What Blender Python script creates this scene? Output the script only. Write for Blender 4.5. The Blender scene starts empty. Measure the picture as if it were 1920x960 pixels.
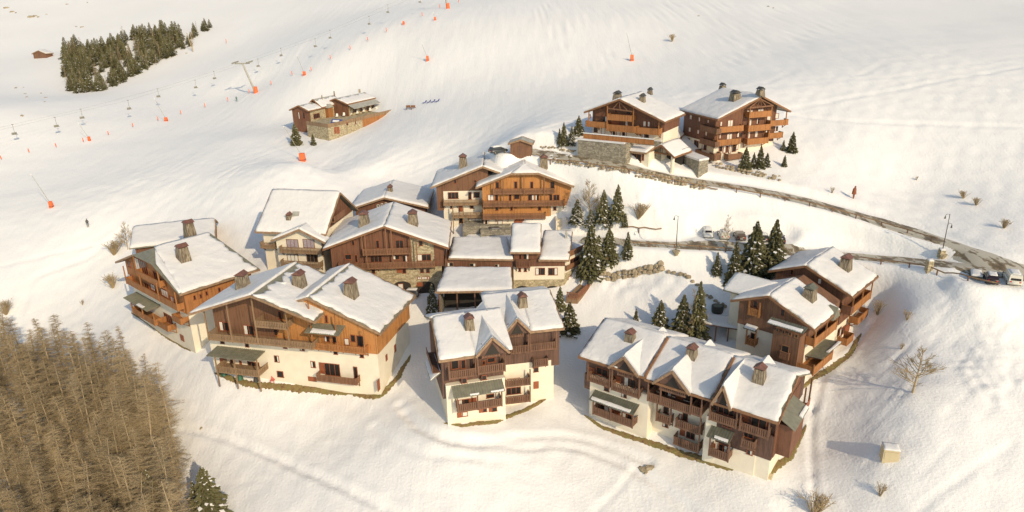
import bpy, math, random
import numpy as np
from mathutils import Vector, Matrix
random.seed(7); RNG=np.random.default_rng(7)
R=math.radians
scene=bpy.context.scene; COL=scene.collection
# ------------------------------------------------------------------ camera
CZ=57.0; FPX=1313.45; PITCH=R(20.07); ROLL=R(-0.94)
_fw=np.array([0,math.cos(PITCH),-math.sin(PITCH)]); _r=np.array([1.,0,0]); _u=np.cross(_r,_fw)
_r2=_r*math.cos(ROLL)+_u*math.sin(ROLL); _u2=-_r*math.sin(ROLL)+_u*math.cos(ROLL)
CM=np.array([_r2,_u2,_fw]); CAM=np.array([0,0,CZ])
cam=bpy.data.cameras.new('camera'); co=bpy.data.objects.new('camera',cam); COL.objects.link(co)
cam.sensor_width=36; cam.lens=36*FPX/1920; cam.clip_start=1; cam.clip_end=6000
m=Matrix((list(_r2)+[0],list(_u2)+[0],list(-_fw)+[0],[0,0,0,1])).transposed(); m[3][3]=1
mm=Matrix.Identity(4)
for i in range(3):
    mm[i][0]=_r2[i]; mm[i][1]=_u2[i]; mm[i][2]=-_fw[i]
mm[0][3],mm[1][3],mm[2][3]=0,0,CZ
co.matrix_world=mm; scene.camera=co
# ------------------------------------------------------------------ light
SUN_AZ=R(-58); SUN_EL=R(29)          # direction TOWARDS the sun (azimuth from +x)
world=bpy.data.worlds.new('World'); scene.world=world; world.use_nodes=True
nt=world.node_tree; nt.nodes.clear()
sky=nt.nodes.new('ShaderNodeTexSky'); sky.sky_type='NISHITA'; sky.sun_disc=False
sky.sun_elevation=SUN_EL; sky.sun_rotation=math.pi/2-SUN_AZ; sky.altitude=1500; sky.dust_density=2.0; sky.ozone_density=1.0
bg=nt.nodes.new('ShaderNodeBackground'); bg.inputs[1].default_value=0.15
ow=nt.nodes.new('ShaderNodeOutputWorld'); nt.links.new(sky.outputs[0],bg.inputs[0]); nt.links.new(bg.outputs[0],ow.inputs[0])
sl=bpy.data.lights.new('sun','SUN'); sl.energy=2.0; sl.angle=R(0.6); sl.color=(1.0,0.91,0.79)
so=bpy.data.objects.new('sun',sl); COL.objects.link(so)
sd=Vector((math.cos(SUN_EL)*math.cos(SUN_AZ),math.cos(SUN_EL)*math.sin(SUN_AZ),math.sin(SUN_EL)))
so.rotation_euler=sd.to_track_quat('Z','Y').to_euler(); so.location=(60,-60,150)
vs=scene.view_settings; scene.display_settings.display_device='sRGB'
vs.view_transform='Standard'; vs.look='None'; vs.gamma=1; vs.use_curve_mapping=False; vs.exposure=0.47
try:
    vs.use_white_balance=True; vs.white_balance_temperature=8300; vs.white_balance_tint=7
except Exception as e: print('wb',e)
# ------------------------------------------------------------------ projection helpers
def ray(px,py): return CM.T@np.array([(px-960)/FPX,(480-py)/FPX,1.0])
def pz(px,py,z):
    d=ray(px,py); return d*((z-CZ)/d[2])+CAM
def pZ(px,py,Z): return ray(px,py)*Z+CAM
def proj(P):
    q=CM@(np.array(P)-CAM); return 960+FPX*q[0]/q[2],480-FPX*q[1]/q[2]
# ------------------------------------------------------------------ object helpers
def tag(o,label=None,cat=None,group=None,kind=None):
    if label: o['label']=label
    if cat: o['category']=cat
    if group: o['group']=group
    if kind: o['kind']=kind
    return o
def empty(name,loc,rz,label,cat,group=None):
    o=bpy.data.objects.new(name,None); COL.objects.link(o); o.location=loc; o.rotation_euler=(0,0,rz); o.empty_display_size=.5
    return tag(o,label,cat,group)
def mkobj(name,me,parent=None,mat=None):
    o=bpy.data.objects.new(name,me); COL.objects.link(o)
    if mat: me.materials.append(mat)
    if parent: o.parent=parent
    return o
class MB:
    def __init__(s): s.v=[]; s.f=[]
    def add(s,vs,fs):
        n=len(s.v); s.v+= [tuple(map(float,v)) for v in vs]; s.f+=[tuple(n+i for i in f) for f in fs]; return s
    def poly(s,vs): return s.add(vs,[tuple(range(len(vs)))])
    def hexa(s,b,t): # bottom 4, top 4
        return s.add(list(b)+list(t),[(3,2,1,0),(4,5,6,7),(0,1,5,4),(1,2,6,5),(2,3,7,6),(3,0,4,7)])
    def prism(s,lo,hi):
        n=len(lo); return s.add(list(lo)+list(hi),[tuple(range(n))[::-1],tuple(range(n,2*n))]+[(i,(i+1)%n,n+(i+1)%n,n+i) for i in range(n)])
    def beam(s,p,q,w=.15,h=None,up=(0,0,1)):
        h=h or w; p=np.array(p,float); q=np.array(q,float); d=q-p; L=np.linalg.norm(d)
        if L<1e-6: return s
        d/=L; up=np.array(up,float)
        if abs(d@up)>.98: up=np.array([0,1.,0])
        a=np.cross(d,up); a/=np.linalg.norm(a); b=np.cross(a,d)
        a*=w/2; b*=h/2
        return s.hexa([p-a-b,p+a-b,p+a+b,p-a+b],[q-a-b,q+a-b,q+a+b,q-a+b])
    def tube(s,p,q,r0,r1=None,n=8):
        r1=r0 if r1 is None else r1; p=np.array(p,float); q=np.array(q,float); d=q-p; d/=np.linalg.norm(d)+1e-9
        up=np.array([0,0,1.]) if abs(d[2])<.95 else np.array([0,1.,0]); a=np.cross(d,up); a/=np.linalg.norm(a); b=np.cross(d,a)
        c=[(math.cos(2*math.pi*i/n),math.sin(2*math.pi*i/n)) for i in range(n)]
        return s.prism([p+(a*x+b*y)*r0 for x,y in c],[q+(a*x+b*y)*r1 for x,y in c])
    def build(s,name,mat,parent=None,smooth=False,label=None):
        if not s.f: return None
        V=np.array(s.v,dtype=np.float64)
        if parent is not None:
            p=parent; 
            while p.parent: p=p.parent
            L=np.array(p.location); c,sn=math.cos(-p.rotation_euler.z),math.sin(-p.rotation_euler.z)
            V=V-L; V=np.stack([V[:,0]*c-V[:,1]*sn,V[:,0]*sn+V[:,1]*c,V[:,2]],1)
        me=bpy.data.meshes.new(name); me.from_pydata(V.tolist(),[],s.f)
        if smooth: me.polygons.foreach_set('use_smooth',[True]*len(me.polygons))
        me.update(); o=mkobj(name,me,parent,mat)
        if label: o['label']=label
        return o
class Frame:
    def __init__(s,O,yaw): s.O=np.array([O[0],O[1],0.]); s.yaw=R(yaw); s.c=math.cos(s.yaw); s.s=math.sin(s.yaw)
    def P(s,x,y,z): return np.array([s.O[0]+s.c*x-s.s*y,s.O[1]+s.s*x+s.c*y,z])
    def inv(s,w): dx,dy=w[0]-s.O[0],w[1]-s.O[1]; return (s.c*dx+s.s*dy,-s.s*dx+s.c*dy,w[2])
    def hit(s,px,py,axis,c): # intersect camera ray with local plane x=c (axis 0) or y=c (axis 1)
        a=s.inv(CAM); b=s.inv(CAM+ray(px,py)); t=(c-a[axis])/(b[axis]-a[axis])
        return tuple(a[i]+(b[i]-a[i])*t for i in range(3))
    def hx(s,px,py,c=0): return s.hit(px,py,1,c)   # on front plane y=c
    def box(s,mb,x0,x1,y0,y1,z0,z1):
        return mb.hexa([s.P(x0,y0,z0),s.P(x1,y0,z0),s.P(x1,y1,z0),s.P(x0,y1,z0)],[s.P(x0,y0,z1),s.P(x1,y0,z1),s.P(x1,y1,z1),s.P(x0,y1,z1)])
# ------------------------------------------------------------------ materials
def newmat(name):
    m=bpy.data.materials.new(name); m.use_nodes=True; n=m.node_tree; b=n.nodes['Principled BSDF']; return m,n,b
def N(n,t,**k):
    o=n.nodes.new(t)
    for a,v in k.items():
        if a[0]=='i' and a[1:].isdigit(): o.inputs[int(a[1:])].default_value=v
        else: setattr(o,a,v)
    return o
def ramp(n,fac,stops):
    r=N(n,'ShaderNodeValToRGB'); e=r.color_ramp.elements
    while len(e)<len(stops): e.new(.5)
    for i,(p,c) in enumerate(stops): e[i].position=p; e[i].color=(*c,1)
    n.links.new(fac,r.inputs[0]); return r.outputs[0]
def coords(n,scale=(1,1,1),world=False,rot=0):
    if world: g=N(n,'ShaderNodeNewGeometry').outputs['Position']
    else: g=N(n,'ShaderNodeTexCoord').outputs['Object']
    m=N(n,'ShaderNodeMapping'); m.inputs['Scale'].default_value=scale; m.inputs['Rotation'].default_value=(0,0,rot)
    n.links.new(g,m.inputs[0]); return m.outputs[0]
def noise(n,vec,scale,detail=4,rough=.55):
    t=N(n,'ShaderNodeTexNoise'); t.inputs['Scale'].default_value=scale; t.inputs['Detail'].default_value=detail; t.inputs['Roughness'].default_value=rough
    n.links.new(vec,t.inputs['Vector']); return t.outputs[0]
def bump(n,b,h,dist,strength=1.0,prev=None):
    k=N(n,'ShaderNodeBump'); k.inputs['Distance'].default_value=dist; k.inputs['Strength'].default_value=strength
    n.links.new(h,k.inputs['Height'])
    if prev: n.links.new(prev,k.inputs['Normal'])
    n.links.new(k.outputs[0],b.inputs['Normal']); return k.outputs[0]
def wood(name,c,vert=True,dark=.62,plank=.16):
    m,n,b=newmat(name); v=coords(n); 
    sx=N(n,'ShaderNodeSeparateXYZ'); n.links.new(v,sx.inputs[0])
    ad=N(n,'ShaderNodeMath',operation='ADD')
    if vert: n.links.new(sx.outputs[0],ad.inputs[0]); n.links.new(sx.outputs[1],ad.inputs[1])
    else: n.links.new(sx.outputs[2],ad.inputs[0]); ad.inputs[1].default_value=0
    dv=N(n,'ShaderNodeMath',operation='DIVIDE'); n.links.new(ad.outputs[0],dv.inputs[0]); dv.inputs[1].default_value=plank
    fl=N(n,'ShaderNodeMath',operation='FLOOR'); n.links.new(dv.outputs[0],fl.inputs[0])
    wn=N(n,'ShaderNodeTexWhiteNoise',noise_dimensions='1D'); n.links.new(fl.outputs[0],wn.inputs['W'])
    st=coords(n,(6,6,.5) if vert else (.6,.6,6)); nz=noise(n,st,1.5,5)
    big=noise(n,v,.35,3)
    a1=N(n,'ShaderNodeMath',operation='MULTIPLY_ADD'); n.links.new(wn.outputs[0],a1.inputs[0]); a1.inputs[1].default_value=.35; n.links.new(nz,a1.inputs[2])
    a2=N(n,'ShaderNodeMath',operation='MULTIPLY_ADD'); n.links.new(big,a2.inputs[0]); a2.inputs[1].default_value=.7; n.links.new(a1.outputs[0],a2.inputs[2])
    c2=tuple(x*dark for x in c); c3=tuple(min(1,x*1.25) for x in c)
    col=ramp(n,a2.outputs[0],[(.55,c2),(.95,c),(1.0,c3)]); n.links.new(col,b.inputs['Base Color'])
    b.inputs['Roughness'].default_value=.75
    fr=N(n,'ShaderNodeMath',operation='FRACT'); n.links.new(dv.outputs[0],fr.inputs[0]); bump(n,b,fr.outputs[0],.02,.5)
    return m
def flat(name,c,rough=.7,var=.15,sc=1.5,metal=0,bumpd=0):
    m,n,b=newmat(name); v=coords(n); nz=noise(n,v,sc,5)
    lo=tuple(x*(1-var) for x in c); hi=tuple(min(1,x*(1+var)) for x in c)
    n.links.new(ramp(n,nz,[(.3,lo),(.7,hi)]),b.inputs['Base Color']); b.inputs['Roughness'].default_value=rough; b.inputs['Metallic'].default_value=metal
    if bumpd: bump(n,b,noise(n,v,sc*6,3),bumpd)
    return m
def stone(name,c1,c2,c3,sc=2.2,flatz=1.8):
    m,n,b=newmat(name); v=coords(n,(1,1,flatz)); vo=N(n,'ShaderNodeTexVoronoi'); vo.inputs['Scale'].default_value=sc; n.links.new(v,vo.inputs['Vector'])
    s=N(n,'ShaderNodeSeparateColor'); n.links.new(vo.outputs['Color'],s.inputs[0])
    col=ramp(n,s.outputs[0],[(0,c1),(.5,c2),(1,c3)])
    ve=N(n,'ShaderNodeTexVoronoi',feature='DISTANCE_TO_EDGE'); ve.inputs['Scale'].default_value=sc; n.links.new(v,ve.inputs['Vector'])
    ed=ramp(n,ve.outputs[0],[(.0,(.55,.55,.55)),(.08,(1,1,1))])
    mx=N(n,'ShaderNodeMix',data_type='RGBA',blend_type='MULTIPLY'); mx.inputs[0].default_value=1; n.links.new(col,mx.inputs[6]); n.links.new(ed,mx.inputs[7])
    n.links.new(mx.outputs[2],b.inputs['Base Color']); b.inputs['Roughness'].default_value=.9; bump(n,b,ed,.05,.8); return m
M={}
M['orange']=wood('larch cladding orange',(.32,.13,.044))
M['amber']=wood('larch cladding amber',(.42,.18,.058))
M['brown']=wood('wood cladding brown',(.165,.078,.042))
M['redbrown']=wood('wood cladding red brown',(.155,.066,.036))
M['choc']=wood('wood cladding chocolate',(.115,.06,.042))
M['rail_o']=wood('railing wood orange',(.20,.095,.05))
M['rail_b']=wood('railing wood brown',(.15,.075,.045))
M['rail_g']=wood('railing wood weathered',(.24,.15,.085))
M['beam']=wood('beam wood',(.22,.105,.05),vert=False)
M['fascia']=flat('fascia board',(.30,.185,.11),.8,.3,2)
M['redwood']=flat('red brown shutter paint',(.30,.085,.035),.6,.2,2)
M['plaster']=flat('cream plaster',(.80,.715,.57),.9,.06,.6,bumpd=.01)
M['stone']=stone('rubble stone',(.30,.24,.15),(.46,.37,.23),(.58,.49,.33))
M['stoneg']=stone('grey rubble stone',(.20,.18,.14),(.32,.28,.21),(.42,.37,.29))
M['boulder']=flat('boulder rock',(.34,.27,.18),.9,.4,1.2,bumpd=.05)
M['chim']=None
def chim():
    m,n,b=newmat('weathered chimney boards'); v=coords(n,(5,5,.4)); nz=noise(n,v,1.6,5,.6)
    n.links.new(ramp(n,nz,[(.36,(.08,.055,.035)),(.5,(.20,.155,.105)),(.66,(.38,.32,.23))]),b.inputs['Base Color']); b.inputs['Roughness'].default_value=.85; return m
M['chim']=chim()
M['cap']=flat('rusty chimney cap sheet',(.17,.075,.055),.6,.25,2)
M['metal']=None
def corr(name,c):
    m,n,b=newmat(name); v=coords(n); nz=noise(n,v,1.3,5)
    n.links.new(ramp(n,nz,[(.3,tuple(x*.78 for x in c)),(.7,tuple(x*1.15 for x in c))]),b.inputs['Base Color']); b.inputs['Roughness'].default_value=.55; b.inputs['Metallic'].default_value=.1; return m
M['metal']=corr('green grey sheet metal',(.22,.21,.155))
M['metald']=corr('dark green sheet metal',(.14,.14,.105))
M['metalg']=corr('grey sheet metal',(.42,.40,.34))
M['glass']=None
def glass():
    m,n,b=newmat('dark window glass'); b.inputs['Base Color'].default_value=(.03,.026,.024,1); b.inputs['Roughness'].default_value=.22; b.inputs['Specular IOR Level'].default_value=.35; return m
M['glass']=glass()
M['curtain']=flat('white curtain behind glass',(.72,.68,.60),.7,.1,4)
M['curtl']=flat('lilac curtain',(.36,.30,.33),.7,.25,5)
M['white']=flat('white paint',(.78,.75,.68),.5,.06,2)
M['orangep']=flat('orange safety pad',(.85,.16,.05),.6,.1,2)
M['dark']=flat('dark shaded lining',(.035,.028,.022),.9,.1,1)  # near-black colour standing in for shade in arches, gables and the carport
M['steel']=flat('galvanised steel',(.30,.28,.23),.5,.2,3,.3)
M['darksteel']=flat('dark painted steel',(.06,.055,.045),.5,.2,3)
M['tyre']=flat('tyre rubber',(.02,.02,.02),.9,.1,3)
M['blue']=flat('blue tarpaulin',(.04,.07,.28),.6,.2,3)
M['green']=flat('green plastic',(.03,.12,.07),.5,.2,3)
M['ochre']=flat('cream box paint',(.55,.45,.28),.8,.08,1)
M['terracotta']=flat('red brown fence paint',(.24,.10,.055),.7,.2,2)
def snowmat(name,c,scale_list,world=False,stretch=(1,1,1),rot=0):
    m,n,b=newmat(name); b.inputs['Base Color'].default_value=(*c,1); b.inputs['Roughness'].default_value=.65; b.inputs['Specular IOR Level'].default_value=.2
    prev=None
    for sc,dist,st,ro in scale_list:
        v=coords(n,st,world,ro); h=noise(n,v,sc,4,.5); prev=bump(n,b,h,dist,1.0,prev)
    return m
M['snow']=snowmat('roof snow',(.74,.72,.70),[(.5,.25,(1,1,1),0),(3,.04,(1,1,1),0)])
M['snowt']=snowmat('snow on branches',(.84,.81,.77),[(2,.1,(1,1,1),0)])
# ------------------------------------------------------------------ terrain
CP=[ # (px,py,z)
(835,797,-1.9),(940,785,-2.3),(1040,738,-2.5),(948,768,-4),(712,742,-3),(560,732,-3.2),(402,704,-2.5),(361,660,-2),(300,626,-2.3),(245,590,-2),(775,645,-1),
(1098,778,-4.2),(1205,822,-4.5),(1310,855,-4.8),(1440,888,-3.4),(1512,800,-2.6),(1508,722,.8),(1545,702,1.2),(1590,672,1.0),(1615,632,2.0),(1640,596,4.0),
(500,960,-9.5),(750,960,-8),(960,960,-7.5),(1200,960,-8),(1500,960,-6),(1900,960,-2),(1665,855,.2),(1900,850,1),(1900,720,5.5),(1715,738,4.5),
(1900,610,9.0),(1768,480,15.1),(1700,580,9.5),(1780,640,7.0),(600,820,-6.3),(1000,860,-5),(1250,885,-5.8),(1560,850,-3.2),
(0,960,-20),(200,900,-16),(0,760,-14),(150,760,-11),(300,760,-7.5),(0,640,-7),(200,640,-4),(0,540,0),(0,450,6),(200,480,3.5),(97,385,10.5),(0,300,15),(165,421,8.8),(300,300,16),
(450,450,9.5),(500,500,7.6),(420,560,2),(700,340,14.5),(600,330,15),(640,420,11),
(640,545,5.4),(800,552,4.5),(910,428,11.8),(850,430,11),(1060,430,11.5),(880,590,3.8),(760,640,.5),(1000,600,2.6),
(1200,560,5.5),(1100,600,2.5),(1080,640,.2),(1060,700,-2),(1330,600,4.2),(1300,570,5.5),(1240,600,3.5),(1380,660,2.6),(1300,640,1.5),
(1100,452,12.3),(1184,456,12.7),(1250,459,12.9),(1300,461,13.2),(1440,467,13.4),(1586,479,12.4),(1684,488,13.3),(1792,497,14.6),(1874,506,15.5),(1850,535,14.8),
(1250,500,10),(1400,520,9.4),(1180,520,7.5),(1300,540,8.2),(1560,500,11.6),(1690,520,12.2),(1800,560,11.5),
(1000,287,26.2),(1100,303,25.9),(1210,322,24.3),(1327,343,22.1),(1440,361,20.3),(1510,381,19),(1600,401,17.8),(1684,427,16.4),(1765,450,15.9),(1846,483,15.5),(1915,503,15.3),(1257,315,23.6),(1310,326,23.0),(1235,319,24.0),
(1300,400,17.5),(1500,430,15.5),(1600,440,14.8),(1150,380,18.5),(1330,430,14.5),(1450,440,15.3),
(1105,250,29),(1180,262,28.6),(1083,278,27.2),(1165,290,26.6),(1345,305,23.3),(1400,290,24.6),(1440,278,25.6),(1475,262,26.8),(1440,325,22.2),
(940,282,26),(567,297,20.8),(616,257,19.5),(560,262,19.5),(735,222,21.5),(640,200,22.8),(450,250,21),(480,172,24),(300,178,23.5),(130,178,23.5),
]
CPZ=[(1500,258,159),(1600,255,156),(1800,310,145),(1910,370,133),(1700,360,143),(1900,440,122),(1850,200,158),(1185,112,232),(1500,110,205),(1280,160,197),(1400,170,180),(1150,180,190),(1050,200,182),(900,250,182),(800,272,186),(750,205,222),(700,300,178),(850,330,172),
(1700,110,188),(400,30,400),(130,100,345),(0,200,235),(350,120,330),(0,0,470),(200,0,460),(500,0,430),(840,14,315),(900,0,350),(1200,0,330),(1500,0,310),(1900,0,280),(802,110,240),(1900,60,215),(75,108,350),(640,90,260),(500,110,290)]
CW=[]
for px,py,z in CP: CW.append(pz(px,py,z))
for px,py,Z_ in CPZ: CW.append(pZ(px,py,Z_))
CW+= [np.array(p,float) for p in ((-420,60,-35),(-420,300,15),(-450,620,85),(0,720,130),(450,620,150),(330,200,60),(420,0,40),(0,-120,-62),(-300,-150,-95),(300,-150,5),(0,0,-38),(0,50,-16),(-80,20,-35),(80,20,-14),(-160,100,-12),(150,90,22))]
CW=np.array(CW)
def tps_fit(P,z,lam):
    n=len(P); lam=lam*np.clip((P[:,1]-168)/6,1,14); d=np.linalg.norm(P[:,None]-P[None],axis=2)/100; K=np.where(d>0,d**2*np.log(d+1e-12),0)+np.diag(lam)
    A=np.zeros((n+3,n+3)); A[:n,:n]=K; A[:n,n]=1; A[:n,n+1:]=P/100; A[n:,:n]=A[:n,n:].T
    return np.linalg.solve(A,np.concatenate([z,[0,0,0]]))
TW=tps_fit(CW[:,:2],CW[:,2],.003)
def tps(X,Y):
    X=np.asarray(X,float);Y=np.asarray(Y,float); dx=X;dy=Y-150; r=np.hypot(dx,dy); s=np.where(r>620,620/np.maximum(r,1),1)
    x=dx*s; y=dy*s+150; out=np.full(x.shape,TW[len(CW)])+TW[-2]*x/100+TW[-1]*y/100
    for i,p in enumerate(CW):
        d2=((x-p[0])**2+(y-p[1])**2)/1e4; out+=TW[i]*.5*d2*np.log(d2+1e-12)
    return out+np.maximum(r-620,0)*.12
def grow(a,b,st,out,k=1.07):
    mid=list(np.arange(a,b+.01,st)); lo=[];hi=[];s=st;x=a
    while x>-out: s*=k; x-=s; lo.append(x)
    s=st;x=b
    while x<out: s*=k; x+=s; hi.append(x)
    return np.array(lo[::-1]+mid+hi)
GX=grow(-100,112,.5,1600); GY=grow(52,176,.5,1700)
XX,YY=np.meshgrid(GX,GY); HZ=tps(XX,YY)
def und(X,Y,seed,n,l0,l1,amp):
    r=np.random.default_rng(seed); o=0
    for i in range(n):
        L=math.exp(r.uniform(math.log(l0),math.log(l1))); a=r.uniform(0,2*math.pi); o=o+amp*(L/l1)**.8*np.sin(2*math.pi*(X*math.cos(a)+Y*math.sin(a))/L+r.uniform(0,6.28)+.8*np.sin(Y*.07+i))
    return o
damp=np.clip((np.hypot(XX,YY-110)-30)/120,.25,1)
HZ+=und(XX,YY,1,14,8,60,.09)*damp+und(XX,YY,2,12,2.5,9,.03)
def H(x,y):
    x=np.asarray(x,float);y=np.asarray(y,float)
    i=np.clip(np.searchsorted(GX,x)-1,0,len(GX)-2); j=np.clip(np.searchsorted(GY,y)-1,0,len(GY)-2)
    u=(x-GX[i])/(GX[i+1]-GX[i]); v=(y-GY[j])/(GY[j+1]-GY[j])
    return HZ[j,i]*(1-u)*(1-v)+HZ[j,i+1]*u*(1-v)+HZ[j+1,i]*(1-u)*v+HZ[j+1,i+1]*u*v
_ZS=np.concatenate([np.arange(55,200,.25),np.arange(200,1400,1.0)])
def at(px,py,lift=0):
    d=ray(px,py); P=CAM[None]+d[None]*_ZS[:,None]; g=P[:,2]-H(P[:,0],P[:,1])-lift
    k=np.argmax(g<0)
    if g[k]>=0: k=len(_ZS)-1
    if k==0: return P[0]
    t=g[k-1]/(g[k-1]-g[k]); return P[k-1]*(1-t)+P[k]*t
def dens(pts,step=1.0):
    out=[np.array(pts[0])]
    for a,b in zip(pts[:-1],pts[1:]):
        n=max(1,int(np.linalg.norm(np.array(b)-a)/step))
        for i in range(1,n+1): out.append(np.array(a)+(np.array(b)-a)*i/n)
    return out
def smooth(L,k=5):
    L=np.array(L)
    for _ in range(k): L[1:-1]=(L[:-2]+2*L[1:-1]+L[2:])/4
    return L
def polydist(line,rad):
    """for grid nodes near line: arrays dist,z"""
    D=np.full(XX.shape,1e9); Zl=np.zeros(XX.shape); line=np.array(line)
    for a,b in zip(line[:-1],line[1:]):
        i0,i1=np.searchsorted(GX,[min(a[0],b[0])-rad,max(a[0],b[0])+rad]); j0,j1=np.searchsorted(GY,[min(a[1],b[1])-rad,max(a[1],b[1])+rad])
        if i1<=i0 or j1<=j0: continue
        x=XX[j0:j1,i0:i1]-a[0]; y=YY[j0:j1,i0:i1]-a[1]; dx,dy=b[0]-a[0],b[1]-a[1]; t=np.clip((x*dx+y*dy)/(dx*dx+dy*dy+1e-9),0,1)
        d=np.hypot(x-t*dx,y-t*dy); s=D[j0:j1,i0:i1]; w=d<s; s[w]=d[w]; Zl[j0:j1,i0:i1][w]=(a[2]+(b[2]-a[2])*t)[w]
    return D,Zl
def pxline(pts,step=1.0,sm=8):
    return smooth(dens([at(*p) for p in pts],step),sm)
ROAD1=pxline([(972,281),(1040,293),(1100,301),(1160,309),(1210,321),(1277,337),(1327,344),(1380,350),(1440,361),(1520,379),(1600,401),(1684,427),(1765,452),(1846,482),(1900,499),(1990,530)],1.0,20)
ROAD2=pxline([(1090,450),(1184,456),(1250,459),(1300,461),(1380,465),(1462,471),(1586,479),(1684,488),(1792,497),(1874,507),(1935,516)],1.0,20)
for line,w in ((ROAD1,3.2),(ROAD2,2.8)):
    D,Zl=polydist(line,w+4); k=np.clip((w+2.0-D)/2.0,0,1); k=k*k*(3-2*k); HZ[:]=np.where(D<w+3,HZ*(1-k)+Zl*k,HZ)
    HZ+=.30*np.exp(-((D-w-1.0)/.5)**2)*(D<w+4)*(.7+.3*np.sin(XX*1.7+YY*.9)*np.sin(XX*.6-YY*1.3))
# parking bays by the lower road
def level(pts,w,z=None):
    L=np.array([at(*p) for p in pts]); D,Zl=polydist(L,w+3)
    if z is not None: Zl=Zl*0+z
    k=np.clip((w+1.5-D)/1.5,0,1); HZ[:]=HZ*(1-k)+Zl*k*(D<w+3)
level([(1322,446),(1470,452)],2.3); level([(1825,524),(1915,532)],2.6)
level([(932,286),(950,285)],2.5); level([(905,438),(950,438)],3)
# tracks trodden and skied into the snow
def track(pts,w,dep,berm=.35,sm=6):
    L=pxline(pts,1.0,sm); D,_=polydist(L,w*4)
    dep=dep*(.95+.14*np.sin(XX*2.3+YY*1.1)*np.sin(YY*2.9-XX*.7))
    HZ[:]=HZ-dep*np.exp(-(D/w)**2)+dep*berm*np.exp(-((D-1.9*w)/(w*.7))**2)*(D<w*4)
track([(330,800),(400,815),(500,850),(600,895),(700,940),(760,970)],.55,.28)
track([(340,806),(420,822),(520,862),(640,915),(720,960)],.5,.2)
track([(750,760),(775,800),(830,824),(920,830),(1000,818),(1080,818),(1150,840),(1215,868)],.7,.32)
track([(760,775),(800,812),(860,834),(960,838),(1060,830),(1140,855),(1200,885),(1260,925),(1300,965)],.7,.3)
track([(700,800),(735,830),(800,858),(900,858)],.6,.2)
track([(1525,760),(1520,820),(1524,900),(1526,965)],.45,.35)
track([(1525,770),(1545,700),(1600,655),(1640,600)],.5,.28)
track([(1720,960),(1760,925),(1850,865),(1900,830)],.4,.2)
track([(1115,960),(1150,930),(1180,895),(1190,880)],.4,.18)
track([(110,490),(118,540),(140,590),(165,640)],.5,.2); track([(230,430),(170,480),(60,520),(35,600),(30,650)],.8,.22)
track([(0,500),(80,480),(160,462),(220,455)],.5,.15)
track([(1480,215),(1600,228),(1750,232),(1920,238)],.7,.18); track([(1480,205),(1560,190),(1700,165),(1920,125)],.9,.12)
track([(1140,200),(1300,178),(1500,158),(1720,140),(1920,105)],.9,.1)
for i in range(34):
    x=random.uniform(950,1900); y=random.uniform(4,95) if i<26 else random.uniform(95,180); pts=[]
    dx=random.uniform(40,130); sg=random.choice((-1,1)); 
    for k in range(7): pts.append((x+dx*k/6,max(2,y-dx*.33*k/6+sg*4*math.sin(k*1.1+i))))
    track(pts,.8,.22,.4,3)
for i in range(46):
    x=random.uniform(150,950); y=random.uniform(60,340); dx=random.uniform(60,200); c=random.uniform(-12,12); pts=[(x+dx*k/5,y-dx*.42*k/5+c*math.sin(k*.63)) for k in range(6)]
    if all(q[1]>8 for q in pts): track(pts,.55,.09,.5,3)
for i in range(26):
    x=random.uniform(1560,1880); y=random.uniform(560,900); dx=random.uniform(30,90); pts=[(x+dx*k/4,y-dx*1.0*k/4+3*math.sin(k)) for k in range(5)]; track(pts,.35,.10,.5,2)
for i in range(14):
    x=random.uniform(380,1050); y=random.uniform(830,950); dx=random.uniform(40,140); pts=[(x+dx*k/4,y+dx*random.uniform(-.1,.3)*k/4) for k in range(5)]; track(pts,.32,.07,.5,2)
def lumps(cx,cy,rx,ry,n,s0,s1,amp,seed,ang=0):
    r=np.random.default_rng(seed); A_=np.zeros_like(HZ)
    for _ in range(n):
        u,v=r.normal(0,.5,2); px=cx+rx*u*math.cos(ang)-ry*v*math.sin(ang); py=cy+rx*u*math.sin(ang)+ry*v*math.cos(ang)
        if not (-40<px<2000 and 5<py<1000): continue
        p=at(px,py); s=r.uniform(s0,s1); h=amp*r.uniform(.3,1)*s/s1
        i0,i1=np.searchsorted(GX,[p[0]-3*s,p[0]+3*s]); j0,j1=np.searchsorted(GY,[p[1]-3*s,p[1]+3*s])
        if i1<=i0 or j1<=j0: continue
        d2=((XX[j0:j1,i0:i1]-p[0])**2+(YY[j0:j1,i0:i1]-p[1])**2)/s**2; A_[j0:j1,i0:i1]=np.maximum(A_[j0:j1,i0:i1],h*np.exp(-d2**1.5))
    HZ[:]+=A_
lumps(1875,655,45,80,520,.25,.65,.5,3,.5)
lumps(1170,392,55,38,220,.4,1.1,.8,4)
lumps(1040,285,60,14,60,.5,1.2,.6,5); lumps(1240,548,70,22,60,.6,1.6,.8,6)
lumps(1600,720,120,60,160,.3,.6,.16,7,-.6); lumps(1500,930,60,40,60,.3,.6,.3,8)
lumps(1130,500,60,25,30,.6,1.3,.6,9); lumps(880,600,90,12,30,.4,.9,.4,10)
nx,ny=len(GX),len(GY)
me=bpy.data.meshes.new('snow_ground'); V=np.stack([XX.ravel(),YY.ravel(),HZ.ravel()],1)
idx=np.arange(nx*ny).reshape(ny,nx); F=np.stack([idx[:-1,:-1].ravel(),idx[:-1,1:].ravel(),idx[1:,1:].ravel(),idx[1:,:-1].ravel()],1)
me.vertices.add(len(V)); me.vertices.foreach_set('co',V.ravel()); me.loops.add(F.size); me.loops.foreach_set('vertex_index',F.ravel().astype(np.int32))
me.polygons.add(len(F)); me.polygons.foreach_set('loop_start',np.arange(0,F.size,4,dtype=np.int32)); me.polygons.foreach_set('loop_total',np.full(len(F),4,dtype=np.int32))
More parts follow.
